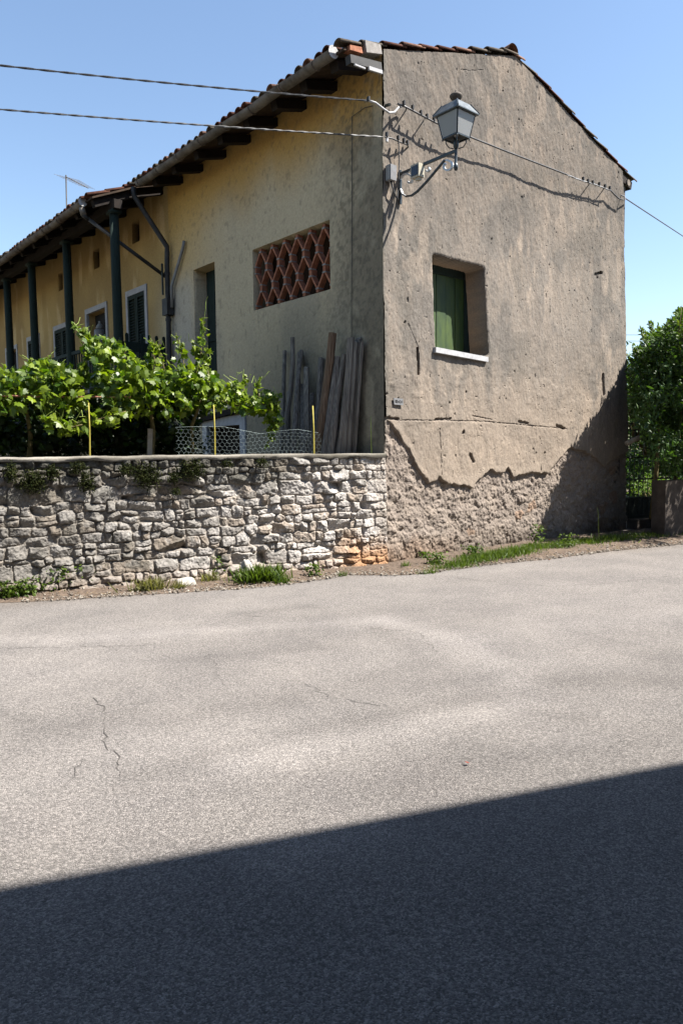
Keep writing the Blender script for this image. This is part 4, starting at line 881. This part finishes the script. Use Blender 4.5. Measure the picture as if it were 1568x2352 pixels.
vine('grape_vine', 'large sunlit grape vine with a long shoot pointing up before the balcony', gbase(300, .8),
     [(225, 800, 38, 30, 60), (265, 830, 50, 45, 110), (315, 868, 45, 38, 90), (370, 888, 45, 38, 90), (300, 890, 70, 40, 120), (400, 890, 50, 40, 90), (240, 880, 40, 35, 50), (350, 930, 100, 26, 130), (455, 900, 50, 35, 90), (490, 920, 30, 30, 40)],
     [[(260, 830), (215, 790), (190, 762), (166, 740)], [(250, 815), (205, 775), (178, 755)], [(380, 860), (372, 820), (358, 785)], [(360, 850), (352, 810), (345, 780)]],
     dark=[(300, 1000, 110, 32, 190), (300, 960, 90, 50, 230), (400, 960, 60, 55, 150), (240, 950, 60, 40, 90), (420, 1000, 30, 30, 40)], trunk=[([(345, 930, .7), (352, 990, .8), (346, 1100, .8)], [.02, .035, .045])])
vine('grape_vine', 'grape vine with two thin upright shoots in front of the shaded upper door', gbase(470, .6),
     [(440, 860, 32, 24, 50), (470, 880, 40, 32, 70), (500, 905, 22, 26, 36)],
     [[(450, 860), (462, 810), (465, 770), (470, 722)], [(425, 850), (418, 810), (404, 765)], [(480, 880), (478, 840), (470, 800)], [(460, 850), (452, 815), (448, 790)]], trunk=[([(470, 900, .6), (440, 980, .8), (445, 1100, .8)], [.015, .025, .03])])
vine('grape_vine', 'smaller grape vine drooping over the chicken wire left of the leaning planks', gbase(590, .5),
     [(555, 925, 30, 22, 40), (600, 925, 34, 26, 52), (625, 955, 16, 32, 34), (540, 900, 14, 26, 22)],
     [[(555, 930), (560, 895), (565, 864)], [(600, 930), (592, 895), (597, 868)], [(600, 930), (630, 920), (644, 905)], [(615, 940), (628, 965), (624, 1000), (612, 1025)], [(545, 920), (540, 890), (545, 872)]], off=.5, trunk=[([(520, 925, .5), (560, 935, .5), (610, 935, .45)], [.012, .01, .008])])
vine('grape_vine', 'single low vine shoot hanging forward under the red rod', gbase(200, .4), [(225, 965, 25, 14, 26), (175, 978, 22, 12, 22)], [[(290, 945), (230, 962), (170, 972), (125, 965)], [(190, 975), (150, 985), (135, 995)], [(125, 967), (105, 960), (92, 955)]], off=.35)
# dark shrubs in the shade behind
def shrub(name, label, c, r, N_, c0, c1, mt='laurel', sz=(.05, .1), lt_=(LT, LF), cat='shrub', group=None, stems=4, clumps=26, filt=None):
    st_ = thing(name, (c[0], c[1], c[2]-r[2]), label, cat, group)
    cc_ = rng.normal(size=(clumps, 3)); cc_ /= np.linalg.norm(cc_, axis=1)[:, None]; cc_ *= rng.random((clumps, 1))**.4; k_ = rng.integers(0, clumps, N_)
    P = cc_[k_]*np.array(r)+rng.normal(size=(N_, 3))*np.array(r)*.2
    P = P+np.array(c); tone = rng.random(clumps)[k_]
    if filt is not None: ok = filt(P); P = P[ok]; tone = tone[ok]
    N_ = len(P); V, F = scatter(lt_[0], lt_[1], P, rots(N_, 0, .3, 1., np.array([0, 0, .5])), rng.uniform(*sz, N_))
    C = mix(c0, c1, np.clip(tone*.6+rng.random(N_)*.4, 0, 1)); obj('foliage', V, F, M[mt], st_, np.repeat(C, len(lt_[0]), 0))
    mb = MB()
    for i in range(stems):
        q = cc_[i % clumps]*np.array(r)+np.array(c); p0 = np.array([c[0]+.05*i, c[1], c[2]-r[2]]); mb.tube([p0, (p0+q)/2+rng.normal(size=3)*.08, q], [.04, .03, .01], 6)
    mb.build('stem', M['twig'], st_, True); return st_
for x, off, lab, rr in ((40, 1.7, 'dark shaded shrub at far left under the vine', .8), (200, 1.8, 'dark shaded shrub in the garden below the long vine shoot', .85), (350, 1.8, 'dark shaded shrub beside the pale vine post', .7)):
    p = vp(x, 1010, off); shrub('garden_shrub', lab, (p[0], p[1], 1.3), (rr*1.2, .5, .85), 5200, (.008, .02, .005), (.02, .045, .01), group='dark shrubs in the garden')
# rod, posts, stakes, chicken wire
tag(MB().tube([vp(-60, 908, .45), vp(110, 911, .45), vp(292, 912, .45), vp(300, 913, .45)], .011, 7).build('trellis_rod', M['rod']), 'rusty red horizontal rod carrying the left vine', 'rod')
tag(MB().tube([vp(395, 912, .6), vp(570, 926, .5), vp(640, 930, .5)], .004, 5).build('trellis_wire', M['twig']), 'thin dark trellis wire under the right hand vine', 'wire')
for x, y0, off, lab, r_s in ((204, 925, .3, 'yellow cane stake half hidden by the left vine leaves', .009), (491, 930, .2, 'yellow cane stake in front of the dark lower doorway', .010), (718, 932, .2, 'yellow cane stake beside the leaning planks', .011)):
    mb = MB(); p = vp(x, y0, off); q = vp(x+3, 1045, off); mb.tube([q-Z*.5, q, (p+q)/2+wd*.004, p], [r_s, r_s, r_s*.95, r_s*.8], 7, jit=.12); st_ = tag(mb.build('cane_stake', M['bamboo'], None, True), lab, 'stake', 'cane stakes behind the wall')
mb = MB(); p = vp(851, 956, .12); q = vp(853, 1045, .12); mb.tube([q-Z*.4, q, p+(q-p)*.4, p], [.006, .006, .005, .003], 6); mb.tube([p+(q-p)*.4+Z*.005, p+(q-p)*.4-Z*.01], .008, 6)
tag(mb.build('green_stalk', M['tendril'], None, True), 'thin green cane stalk standing alone near the house corner', 'stalk')
tag(MB().beam(vp(345, 985, .7)-Z*.0, vp(342, 1120, .7), .06, .06).build('vine_post', M['branch']), 'pale short wooden post under the large vine', 'post')
# chicken wire
mb = MB(); cw = .062
def cwp(s, z):
    q = WA+wd*s-wn*(.24+.03*sin(s*3.1)+.02*sin(z*9+s*5)); return np.array([q[0], q[1], z+.02*sin(s*4)])
def s_of(x): p = vp(x, 1000, .24); return float(np.dot(p-WA, wd))
sa, sb = s_of(405), s_of(732); zt_ = lambda s: 1.93+.05*sin((s-sa)*2.2)-.10*max(0, 1-abs(s-(sa+sb)/2-.15)/.5)
i = 0
for jz in range(0, 12):
    z = 1.42+jz*cw*.75; s = sa+(jz % 2)*cw/2
    while s < sb:
        c = (s, z); P = [(c[0]+cw*.5*x, c[1]+cw*.5*y) for x, y in ((0, 1), (1, .5), (1, -.5), (0, -1))]
        for (p, q) in ((P[0], P[1]), (P[1], P[2]), (P[2], P[3])):
            j1 = [float((vn(k_[0]*37, k_[1]*37, 5)-.5)*.02) for k_ in (p, q)]
            if max(p[1], q[1]) < zt_(s): mb.tube([cwp(p[0], p[1]+j1[0]), cwp(q[0], q[1]+j1[1])], .0009, 3, cap=False)
        s += cw
mb.tube([cwp(s, zt_(s)) for s in np.arange(sa, sb, .06)], .0011, 4)
tag(mb.build('chicken_wire', M['wiremesh']), 'sagging hexagonal chicken wire between the yellow stakes', 'wire netting')
# ------------------------------------------------------------------ planks and stakes leaning on the facade
PL = [(655, 806, 648, 1040, 9, 'thin stake at the left end of the leaning row', 0), (676, 775, 655, 1040, 10, 'tall dark stake, second from the left of the leaning row', 0), (664, 900, 660, 1040, 8, 'short stub low at the left of the row', 0), (690, 805, 671, 1060, 10, 'slanting pale stake crossing the left group', 0), (684, 808, 690, 1060, 15, 'broad pale board in the left group', 1),
      (703, 845, 706, 1060, 10, 'short pale split log behind the yellow stake', 1), (697, 880, 697, 1060, 13, 'dark board tucked behind the broad pale board', 1), (716, 905, 716, 1060, 12, 'short dark stake behind the yellow stake', 0), (737, 823, 722, 1060, 13, 'grey blue post left of the bark covered pole', 0), (765, 765, 728, 1060, 17, 'long bark covered brown pole leaning to the right', 2),
      (775, 820, 742, 1060, 14, 'grey pole just right of the brown pole', 0), (790, 815, 755, 1060, 13, 'dark pole in the middle of the right group', 0), (782, 880, 765, 1060, 12, 'low grey pole crossing the middle group', 0), (800, 868, 780, 1060, 12, 'short dark pole under the tall grey boards', 0), (806, 772, 786, 1060, 12, 'tallest thin grey board in the right group', 1), (815, 785, 797, 1060, 12, 'grey flat board, third from the right end', 1), (823, 778, 806, 1060, 9, 'dark narrow board, second from the right end', 1), (831, 785, 812, 1060, 9, 'thin grey board at the right end of the row', 1), (798, 900, 772, 1060, 10, 'low stake hidden between the right boards', 0)]
def fitbo(x0, y0, x1, y1, bo):
    while bo > .07:
        dp_ = min(.12, bo*.5); tp = W(-dp_, *ft(x0, y0, dp_)); bt_ = W(-bo, *ft(x1, y1, bo)); e = tp+(bt_-tp)*((tp[2]-.55)/(tp[2]-bt_[2]))
        if float((e-WA)@wn) < -.46 and float((e-G)@u) < -.03: return bo
        bo -= .03
    return bo
for i, (x0, y0, x1, y1, w, lab, ty) in enumerate(PL):
    dp_ = .05+.05*((i*7) % 4); b1_, z1_ = ft(x0, y0, dp_); top_ = W(-dp_, b1_, z1_); bo = .36+.07*((i*5) % 4); bo = fitbo(x0, y0, x1, y1, bo); dp_ = min(dp_, bo*.5); top_ = W(-dp_, *ft(x0, y0, dp_))
    b2_, z2_ = ft(x1, y1, bo); bot = W(-bo, b2_, z2_); dirn = bot-top_; bot = top_+dirn*((top_[2]-.55)/(top_[2]-bot[2])); wm = w/FP*11.2*1.2
    mb = MB(); k_ = 7
    if ty == 1:
        dn = (bot-top_)/np.linalg.norm(bot-top_); sx_ = np.cross(dn, u); sx_ /= np.linalg.norm(sx_); sy_ = np.cross(sx_, dn); tw = random.uniform(-.5, .5); sx_, sy_ = sx_*cos(tw)+sy_*sin(tw), sy_*cos(tw)-sx_*sin(tw)
        V = []; F = []; dent = [0, 0, 0, 0]
        for j in range(9):
            c_ = top_+(bot-top_)*j/8; hw = wm*.5*random.uniform(.88, 1.06); hd = .016*random.uniform(.8, 1.2)
            for k2, (i_, j_) in enumerate(((-1, -1), (1, -1), (1, 1), (-1, 1))): V.append(c_+sx_*i_*hw+sy_*j_*hd+(dn*random.uniform(-.05, .05) if j == 0 else 0))
            if j:
                for k2 in range(4): F.append((4*j-4+k2, 4*j-4+(k2+1) % 4, 4*j+(k2+1) % 4, 4*j+k2))
        F += [(3, 2, 1, 0), (32, 33, 34, 35)]; mb.add(V, F)
    else:
        pts_ = [top_+(bot-top_)*j/k_+np.array([random.gauss(0, .01), random.gauss(0, .01), 0]) for j in range(k_+1)]; mb.tube(pts_, list(np.linspace(wm*.42, wm*.6, k_+1)), 8, jit=.22)
    o = mb.build('wooden_plank' if ty == 1 else 'wooden_pole', M['brownwood'] if ty == 2 else M['oldwood'], None, False); tag(o, lab, 'plank' if ty == 1 else 'pole', 'old timbers leaning on the facade')

# ================================================================== RIGHT SIDE: hedge, gate, pillar
RP = hit(1512, 1240, (0, 0, 0), Z)       # foot of the pillar
rd = np.array([.90, .436, 0]); rn = np.array([rd[1], -rd[0], 0])
def RB(o, x0, x1, y0, y1, z0, z1): return [o+rd*x+rn*(-y)+Z*z for z in (z0, z1) for x, y in ((x0, y0), (x1, y0), (x1, y1), (x0, y1))]
hp = hit(1512, 1105, RP, rn); ph = hp[2]
tag(MB().hexa(RB(RP, .14, 6, 0, .3, -.1, ph)).build('boundary_wall', M['pillar']), 'brown rendered low wall under the hedge at the right edge', 'wall')
tag(MB().hexa(RB(W(6.9, .12, -G[2]), .05, 1.4, -.3, -.03, -.1, .2)).build('step', M['pillar']), 'dim concrete step between house corner and brown wall', 'step')
gtop = hit(1450, 955, RP+rn*-.8, rn); gw = thing('iron_gate', RP-rd*.65-rn*.8, 'dark wrought iron gate between the gable and the brown wall', 'gate')
g0 = W(6.9, .12, 0); g0[2] = 0
for i in range(11):
    x = i*.13; MB().tube([g0+rd*x+Z*.16, g0+rd*x+Z*(2.35 if i < 3 else 2.15 if i < 5 else 1.5)], .008, 6).build('bar', M['iron'], gw)
mb = MB()
for z in (.25, .62, 1.0, 1.45): mb.beam(g0+Z*z, g0+rd*1.35+Z*z, .02, .03)
for z in (1.85, 2.0, 2.13): mb.beam(g0+Z*z, g0+rd*.55+Z*z, .015, .02)
mb.hexa([g0+rd*x+rn*y+Z*z for z in (.18, .62) for x, y in ((0, 0), (1.35, 0), (1.35, -.01), (0, -.01))])
mb.build('gate_rail', M['iron'], gw)
# hedge: pruned so that its shade on the gable follows the photo
shp = np.array([gt(*p) for p in ((1441, 838), (1425, 858), (1408, 895), (1385, 930), (1350, 985), (1325, 1020), (1305, 1050), (1290, 1095), (1275, 1140), (1255, 1190), (1235, 1240), (1200, 1300))])
oz = shp[:, 1][::-1]; ot = shp[:, 0][::-1]
def shade_ok(P, wob=.07):
    s = ((P-G)@n)/float(SUN@n); Q = P-s[:, None]*SUN; tt = (Q-G)@u; zz3 = Q[:, 2]
    lim = np.interp(zz3, oz, ot)+rng.normal(0, wob, len(P)); lim = np.where(zz3 > oz[-1]+.03, 99, lim)
    return (s < .02) | (tt > 6.85) | (tt > lim)
def img(P):
    d = P-CAM; w = d@f_; return 784+FP*(d@rv)/w, 1176-FP*(d@qv)/w
def hedge_pts(N_):
    x = rng.uniform(-1.1, 5.5, N_); z = rng.uniform(1.1, 5.2, N_); y = -1.5*sm(.8, 2.2, z)+rng.random(N_)*(2.6+1.5*sm(.8, 2.2, z))
    P = RP+x[:, None]*rd-y[:, None]*rn; P[:, 2] = z; X_, Y_ = img(P)
    topx = np.interp(X_, [1430, 1445, 1465, 1480, 1490, 1515, 1545, 1558, 1580, 1640, 1800], [850, 815, 795, 770, 760, 755, 722, 705, 700, 690, 680])+18*(vn(X_*.08, X_*0, 7)-.3)
    lim_l = np.interp(Y_, [690, 820, 950, 1010, 1060, 1100, 1140], [1440, 1441, 1452, 1478, 1500, 1508, 1520])+10*(vn(Y_*.06, Y_*0, 9)-.5)
    return P[(Y_ > topx) & (X_ > lim_l) & (X_ < 2300) & (z > 1.0)]
P = hedge_pts(220000); P = P[shade_ok(P)]
wz_ = rng.uniform(0., 3.25, 60000); wt_ = np.interp(wz_, oz, ot); wt_ = wt_+(6.85-wt_)*rng.random(60000); Q = G+wt_[:, None]*u; Q[:, 2] = wz_
Q = Q+rng.uniform(.3, 6, 60000)[:, None]*SUN; Y0 = -((Q-RP)@rn); X_, Y_ = img(Q)
ok = (Q[:, 2] > 1.15) & (Y0 > -1.5*sm(.8, 2.2, Q[:, 2])) & (X_ > np.interp(Y_, [690, 820, 950, 1010, 1060, 1100, 1140], [1440, 1441, 1452, 1478, 1500, 1508, 1520])) & (Y_ > np.interp(X_, [1430, 1445, 1465, 1480, 1490, 1515, 1545, 1558, 1580, 1640, 1800], [850, 815, 795, 770, 760, 755, 722, 705, 700, 690, 680])+10)
shadeP = Q[ok][:9000]; print('shade pts', ok.sum())
cl = rng.choice(len(P), 650); d2 = ((P[:, None, :]-P[cl][None])**2).sum(-1).min(1)**.5
P = P[d2 < .24*rng.uniform(.6, 1.15, len(P))]; P = np.concatenate([P, shadeP]); print('hedge', len(P))
hd = thing('laurel_hedge', RP+rd*1.2, 'tall dark laurel hedge with bright yellow green tips right of the house', 'hedge')
N_ = len(P); V, F = scatter(LT, LF, P, rots(N_, 0, .9, .9, rn*.5+Z*.3), rng.uniform(.08, .14, N_)); X_, Y_ = img(P)
C = mix((.014, .038, .005), (.045, .095, .014), rng.random(N_)); tipm = sm(3.1, 4.3, P[:, 2]+.5*(rng.random(N_)-.5))[:, None]; C = C*(1-tipm*.7)+np.array([.075, .13, .014])*tipm*.7
Vs = [V]; Fs = [F]; Cs = [np.repeat(C, len(LT), 0)]; k_ = len(V); mb = MB()
for (x, y, x2, y2) in ((1515, 790, 1519, 712), (1500, 760, 1490, 740), (1478, 780, 1470, 755), (1540, 740, 1536, 705), (1552, 740, 1556, 690), (1560, 745, 1565, 700), (1525, 765, 1522, 730), (1460, 810, 1452, 795), (1447, 835, 1445, 815), (1510, 780, 1512, 745), (1565, 780, 1575, 720), (1535, 770, 1530, 745), (1580, 760, 1590, 690), (1485, 790, 1482, 765)):
    o = RP-rn*2.3 if x < 1512 else RP+rn*.4; p = hit(x, y, o, rn); q = hit(x2, y2, o, rn); n_ = 60; kk = rng.random(n_); p = p-(q-p)*.5; c = p+(q-p)*kk[:, None]+rng.normal(size=(n_, 3))*.035*(1.2-kk)[:, None]
    ok = shade_ok(c); c = c[ok]; n_ = len(c)
    if not n_: continue
    V, F = scatter(LT, LF, c, rots(n_, 0, 1.6, .9, rn*.4), rng.uniform(.06, .11, n_)); Vs.append(V); Fs.append(F+k_); k_ += len(V); Cs.append(leafcol(n_, len(LT), (.12, .2, .02), (.26, .34, .05))); mb.tube([p, q], [.008, .003], 5)
obj('foliage', np.concatenate(Vs), np.concatenate(Fs), M['laurel'], hd, np.concatenate(Cs))
for i in range(6):
    p = RP+rd*(.5+i*.55)-rn*.6; mb.tube([p+Z*.3, p+rd*.1+Z*1.3, p+rd*.05+Z*2.4+rn*.1], [.05, .04, .02], 7)
mb.build('stem', M['twig'], hd, True)
# garden beyond the gate
p = hit(1480, 1015, RP-rn*1.3, rn)
tag(MB().tube([hit(1438, 1018, RP-rn*1.0, rn), hit(1470, 1003, RP-rn*1.1, rn), hit(1490, 996, RP-rn*1.2, rn), hit(1505, 984, RP-rn*1.3, rn)], [.05, .045, .05, .03], 8, jit=.2).build('fallen_branch', M['branch'], None, True), 'pale bare branch slanting above the gate', 'branch')
shrub('background_shrub', 'sunlit pale leaved shrub seen through the gate gap', hit(1480, 965, RP-rn*3, rn), (.8, .8, .8), 900, (.06, .11, .03), (.2, .28, .1), sz=(.05, .1), filt=lambda P: shade_ok(P, .02), group='shrubs beyond the gate')
shrub('background_shrub', 'darker tall shrub deep behind the gate', hit(1470, 1000, RP-rn*6, rn), (2.2, .9, 2.3), 6500, (.014, .035, .01), (.05, .10, .02), sz=(.1, .2), group='shrubs beyond the gate')
shrub('background_shrub', 'low sunlit shrub on the ground behind the gate', hit(1498, 1112, RP-rn*4, rn)+Z*-.1, (.5, .4, .3), 500, (.07, .14, .02), (.2, .3, .05), sz=(.05, .09), group='shrubs beyond the gate')
shrub('background_shrub', 'bright green bush touching the gable edge behind the hedge', hit(1455, 905, RP-rn*2.4, rn), (.5, .6, .9), 700, (.05, .11, .015), (.14, .24, .03), sz=(.06, .11), filt=lambda P: shade_ok(P, .02), group='shrubs beyond the gate')
q = hit(1480, 1090, RP-rn*9, rn)
shrub('far_hedge', 'dark leafy hedge closing the garden far behind the gate', (q[0], q[1], 1.7), (6, 1.4, 2.4), 12000, (.012, .03, .008), (.035, .075, .015), sz=(.14, .26), clumps=70, cat='hedge')

# ================================================================== WEEDS AND GRASS on the verge
def tuft(N_, c, r, hgt, c0, c1):
    P = np.array(c)+np.stack([rng.normal(0, 1, N_)*r[0], rng.normal(0, 1, N_)*r[1], np.zeros(N_)], -1)@np.array([wd, wn, Z]); P[:, 2] = c[2]-.01
    d = rng.normal(size=(N_, 3))*.45; d[:, 2] = 1; d /= np.linalg.norm(d, axis=1)[:, None]; nn_ = np.cross(d, rng.normal(size=(N_, 3))); nn_ /= np.linalg.norm(nn_, axis=1)[:, None]
    R = np.stack([np.cross(d, nn_), d, nn_], -1); S_ = hgt*rng.uniform(.5, 1.1, N_); V, F = scatter(BT*np.array([1.5, 1, 1]), BF, P, R, S_); return V, F, leafcol(N_, len(BT), c0, c1)
def weedleaves(N_, c, r, hgt, c0, c1, sz):
    P = np.array(c)+np.stack([rng.normal(0, .5, N_)*r[0], rng.normal(0, .5, N_)*r[1], rng.random(N_)*hgt], -1)@np.array([wd, wn, Z]); V, F = scatter(LT*np.array([1.5, 1, 1]), LF, P, rots(N_, 0, .2, .8, Z*1.0+wn*.3), rng.uniform(*sz, N_)); return V, F, leafcol(N_, len(LT), c0, c1)
GB0, GB1 = (.05, .10, .012), (.15, .22, .03)
def pv(x, y): p = hit(x, y, (0, 0, .03), Z); return np.array([p[0], p[1], verge_z(p)])
tufts = [(350, 1353, 26, .13, 170, 'dry pale grass tuft on the verge under the wall centre'), (412, 1350, 12, .09, 60, 'small grass tuft right of the dry pale one'), (598, 1335, 40, .17, 420, 'big bright grass tuft around the upright loose stone'), (648, 1336, 15, .1, 70, 'thin grass at the right of the big bright tuft'), (752, 1305, 18, .17, 150, 'tall bright grass tuft below the orange stones'), (785, 1318, 10, .07, 36, 'tiny grass tuft on soil near the house corner'), (930, 1305, 10, .07, 40, 'little green tuft in front of the gable foot'), (985, 1312, 22, .06, 60, 'flat tuft at the start of the gable grass strip'), (28, 1370, 26, .12, 120, 'weedy grass at the far left of the verge'), (480, 1338, 20, .1, 70, 'straw coloured grass left of the big bright tuft')]
for x, y, w, hg, N_, lab in tufts:
    c = pv(x, y); rr = w/FP*np.linalg.norm(c-CAM)*.6; dry = 'dry' in lab or 'straw' in lab
    N_ = int(N_*1.5); hg *= 1.3; V, F, C = tuft(N_, c, (rr*1.1, rr*.4), hg, (.14, .15, .05) if dry else GB0, (.34, .32, .14) if dry else GB1)
    tag(obj('grass_tuft', V, F, M['grass'], col=C), lab, 'grass tuft', 'grass tufts along the walls')
weeds = [(40, 1370, 44, .12, 150, 'low broad leaved weed at far left under the wall'), (128, 1360, 34, .15, 110, 'nettle like weed left of the dark double weed'), (188, 1352, 44, .18, 260, 'dark bushy weed at the foot of the left wall'), (222, 1345, 16, .15, 70, 'brighter weed right of the dark bushy one'), (366, 1335, 14, .2, 46, 'small upright weed against a big stone'), (497, 1330, 14, .16, 46, 'bright weed between the straw grass and the loose stone'), (545, 1322, 14, .15, 50, 'weed just left of the upright loose stone'), (720, 1322, 18, .09, 60, 'pale rosette weed under the orange stones'), (1000, 1298, 24, .1, 110, 'pale rosette weed at the left of the gable grass'), (1085, 1280, 26, .09, 110, 'broad leaved weed in the gable grass strip'), (1235, 1254, 20, .2, 70, 'upright weed at the edge of the hedge shadow'), (1300, 1262, 24, .13, 60, 'weed at the shaded foot of the gable'), (975, 1285, 12, .05, 30, 'tiny weed left of the gable grass')]
for x, y, w, hg, N_, lab in weeds:
    c = pv(x, y); rr = w/FP*np.linalg.norm(c-CAM)*.9; N_ = int(N_*1.7); V, F, C = weedleaves(N_, c, (rr*1.25, rr*.5), hg*1.6, GB0, GB1, (.025, .06))
    tag(obj('weed', V, F, M['grass'], col=C), lab, 'weed', 'weeds along the walls')
Vs = []; Fs = []; Cs = []; k_ = 0
for x, y, w, hg, N_ in ((1010, 1303, 40, .07, 260), (1050, 1297, 45, .09, 620), (1090, 1288, 50, .1, 900), (1140, 1281, 50, .11, 950), (1185, 1273, 50, .11, 850), (1230, 1263, 50, .1, 700), (1280, 1258, 50, .09, 520), (1340, 1250, 60, .11, 700), (1410, 1242, 60, .11, 650), (1480, 1235, 60, .09, 500), (1545, 1230, 50, .08, 300)):
    c = pv(x, y); rr = w/FP*np.linalg.norm(c-CAM)*.5; V, F, C = tuft(N_, c, (rr, rr*.62), hg, GB0, GB1); Vs.append(V); Fs.append(F+k_); Cs.append(C); k_ += len(V)
tag(obj('grass_strip', np.concatenate(Vs), np.concatenate(Fs), M['grass'], col=np.concatenate(Cs)), 'strip of short bright grass along the foot of the gable', 'grass', kind='stuff')
Vs = []; N_ = 2600; S_ = rng.uniform(1.5, es[-1]-.5, N_); off_ = np.abs(rng.normal(0, .16, N_))-.06
px_ = np.interp(S_, es, EP[:, 0])-wn[0]*off_; py_ = np.interp(S_, es, EP[:, 1])-wn[1]*off_
OT = np.array([(1, 0, 0), (-1, 0, 0), (0, 1, 0), (0, -1, 0), (0, 0, .7), (0, 0, -.7)]); OF = np.array([(0, 2, 4), (2, 1, 4), (1, 3, 4), (3, 0, 4), (2, 0, 5), (1, 2, 5), (3, 1, 5), (0, 3, 5)])
PZ = np.array([verge_z((a, b)) for a, b in zip(px_, py_)]); sz_ = rng.uniform(.004, .014, N_)*rng.choice([1, 1, 1, 1.8], N_)
V, F = scatter(OT, OF, np.stack([px_, py_, PZ+.004], -1), rots(N_, 0, 0, 1), sz_)
tag(obj('gravel', V, F, M['stone'], col=np.repeat(mix((.12, .1, .08), (.29, .26, .22), rng.random(N_)), 6, 0)), 'loose gravel and grit along the edge of the asphalt', 'gravel', kind='stuff')
N_ = 700; S_ = rng.uniform(1.5, es[-1]-.5, N_); off_ = rng.uniform(.02, .3, N_); px_ = np.interp(S_, es, EP[:, 0])-wn[0]*off_; py_ = np.interp(S_, es, EP[:, 1])-wn[1]*off_
V, F = scatter(BT*np.array([.8, 1, .5]), BF, np.stack([px_, py_, np.array([verge_z((a, b)) for a, b in zip(px_, py_)])+.006], -1), rots(N_, 0, 0, .25, Z), rng.uniform(.03, .11, N_))
tag(obj('dry_straw', V, F, M['dry'], col=leafcol(N_, len(BT), (.25, .17, .08), (.45, .36, .2))), 'dry straw scattered on the soil verge', 'straw', kind='stuff')
c = pv(1375, 1250); mb = MB(); mb.tube([c, c+Z*.25+wd*-.02, c+Z*.48-wd*.03, c+Z*.6-wd*.06], [.004, .0035, .003, .002], 5); tag(mb.build('tall_stalk', M['tendril']), 'single tall thin grass stalk in the shade by the gable', 'stalk')
# fallen leaves and small stones
for i, (x, y, c0, lab) in enumerate(((1066, 1757, (.22, .05, .03), 'tiny dark red dry leaf lying alone on the sunny asphalt'), (1262, 1286, (.10, .05, .03), 'brown dry leaf on the asphalt in front of the gable grass'), (1400, 1258, (.35, .14, .05), 'orange dry leaf at the shaded grass edge'), (1545, 1243, (.4, .2, .09), 'tan dry leaf on the road at the right edge'))):
    p = hit(x, y, (0, 0, 0), Z); s = .03 if i == 0 else .06; V, F = scatter(LT*np.array([1.6, 1, 1.5]), LF, np.array([p+Z*.018]), rots(1, 0, 0, .3, Z), np.array([s])); tag(obj('dry_leaf', V, F, M['dry'], col=np.repeat([c0], len(V), 0)), lab, 'leaf', 'fallen leaves')
p = hit(950, 1300, (0, 0, .0), Z)

# ================================================================== NEIGHBOURING HOUSE behind the camera (casts the long shade on the road)
e0 = hit(0, 2040, (0, 0, 0), Z); e1 = hit(1568, 1750, (0, 0, 0), Z); ed = (e1-e0)/np.linalg.norm(e1-e0); en_ = np.array([ed[1], -ed[0], 0]); HN = 7.0
EV = e0+SUN*(HN/SUN[2])
nb = thing('neighbouring_house', EV-ed*2-en_*-1-Z*HN, 'house across the road whose eave shades the near asphalt', 'house')
def NB(x0, x1, y0, y1, z0, z1): return [np.array([*(EV+ed*x+en_*y)[:2], z]) for z in (z0, z1) for x, y in ((x0, y0), (x1, y0), (x1, y1), (x0, y1))]
MB().hexa(NB(-16, 13, .82, 7, -.1, 6.95)).build('wall', M['neighbour'], nb)
mb = MB(); A_ = NB(-16.3, 13.3, 0, 4, 0, 0)[:4]; V = [np.array([*a[:2], z]) for a, z in zip(A_, (HN-.06, HN-.06, HN+1.3, HN+1.3))]+[np.array([*a[:2], z]) for a, z in zip(A_, (HN, HN, HN+1.4, HN+1.4))]; mb.hexa(V)
A_ = NB(-16.3, 13.3, 4, 7.6, 0, 0)[:4]; V = [np.array([*a[:2], z]) for a, z in zip(A_, (HN+1.3, HN+1.3, HN-.06, HN-.06))]+[np.array([*a[:2], z]) for a, z in zip(A_, (HN+1.4, HN+1.4, HN, HN))]; mb.hexa(V); mb.build('roof', M['brick'], nb)
for x in (-12, -8, -4, 4, 8): MB().hexa(NB(x, x+1, .79, .83, 3.9, 5.3)).build('window_shutter', M['greenwood'], nb)
print('objects', len(scene.objects))
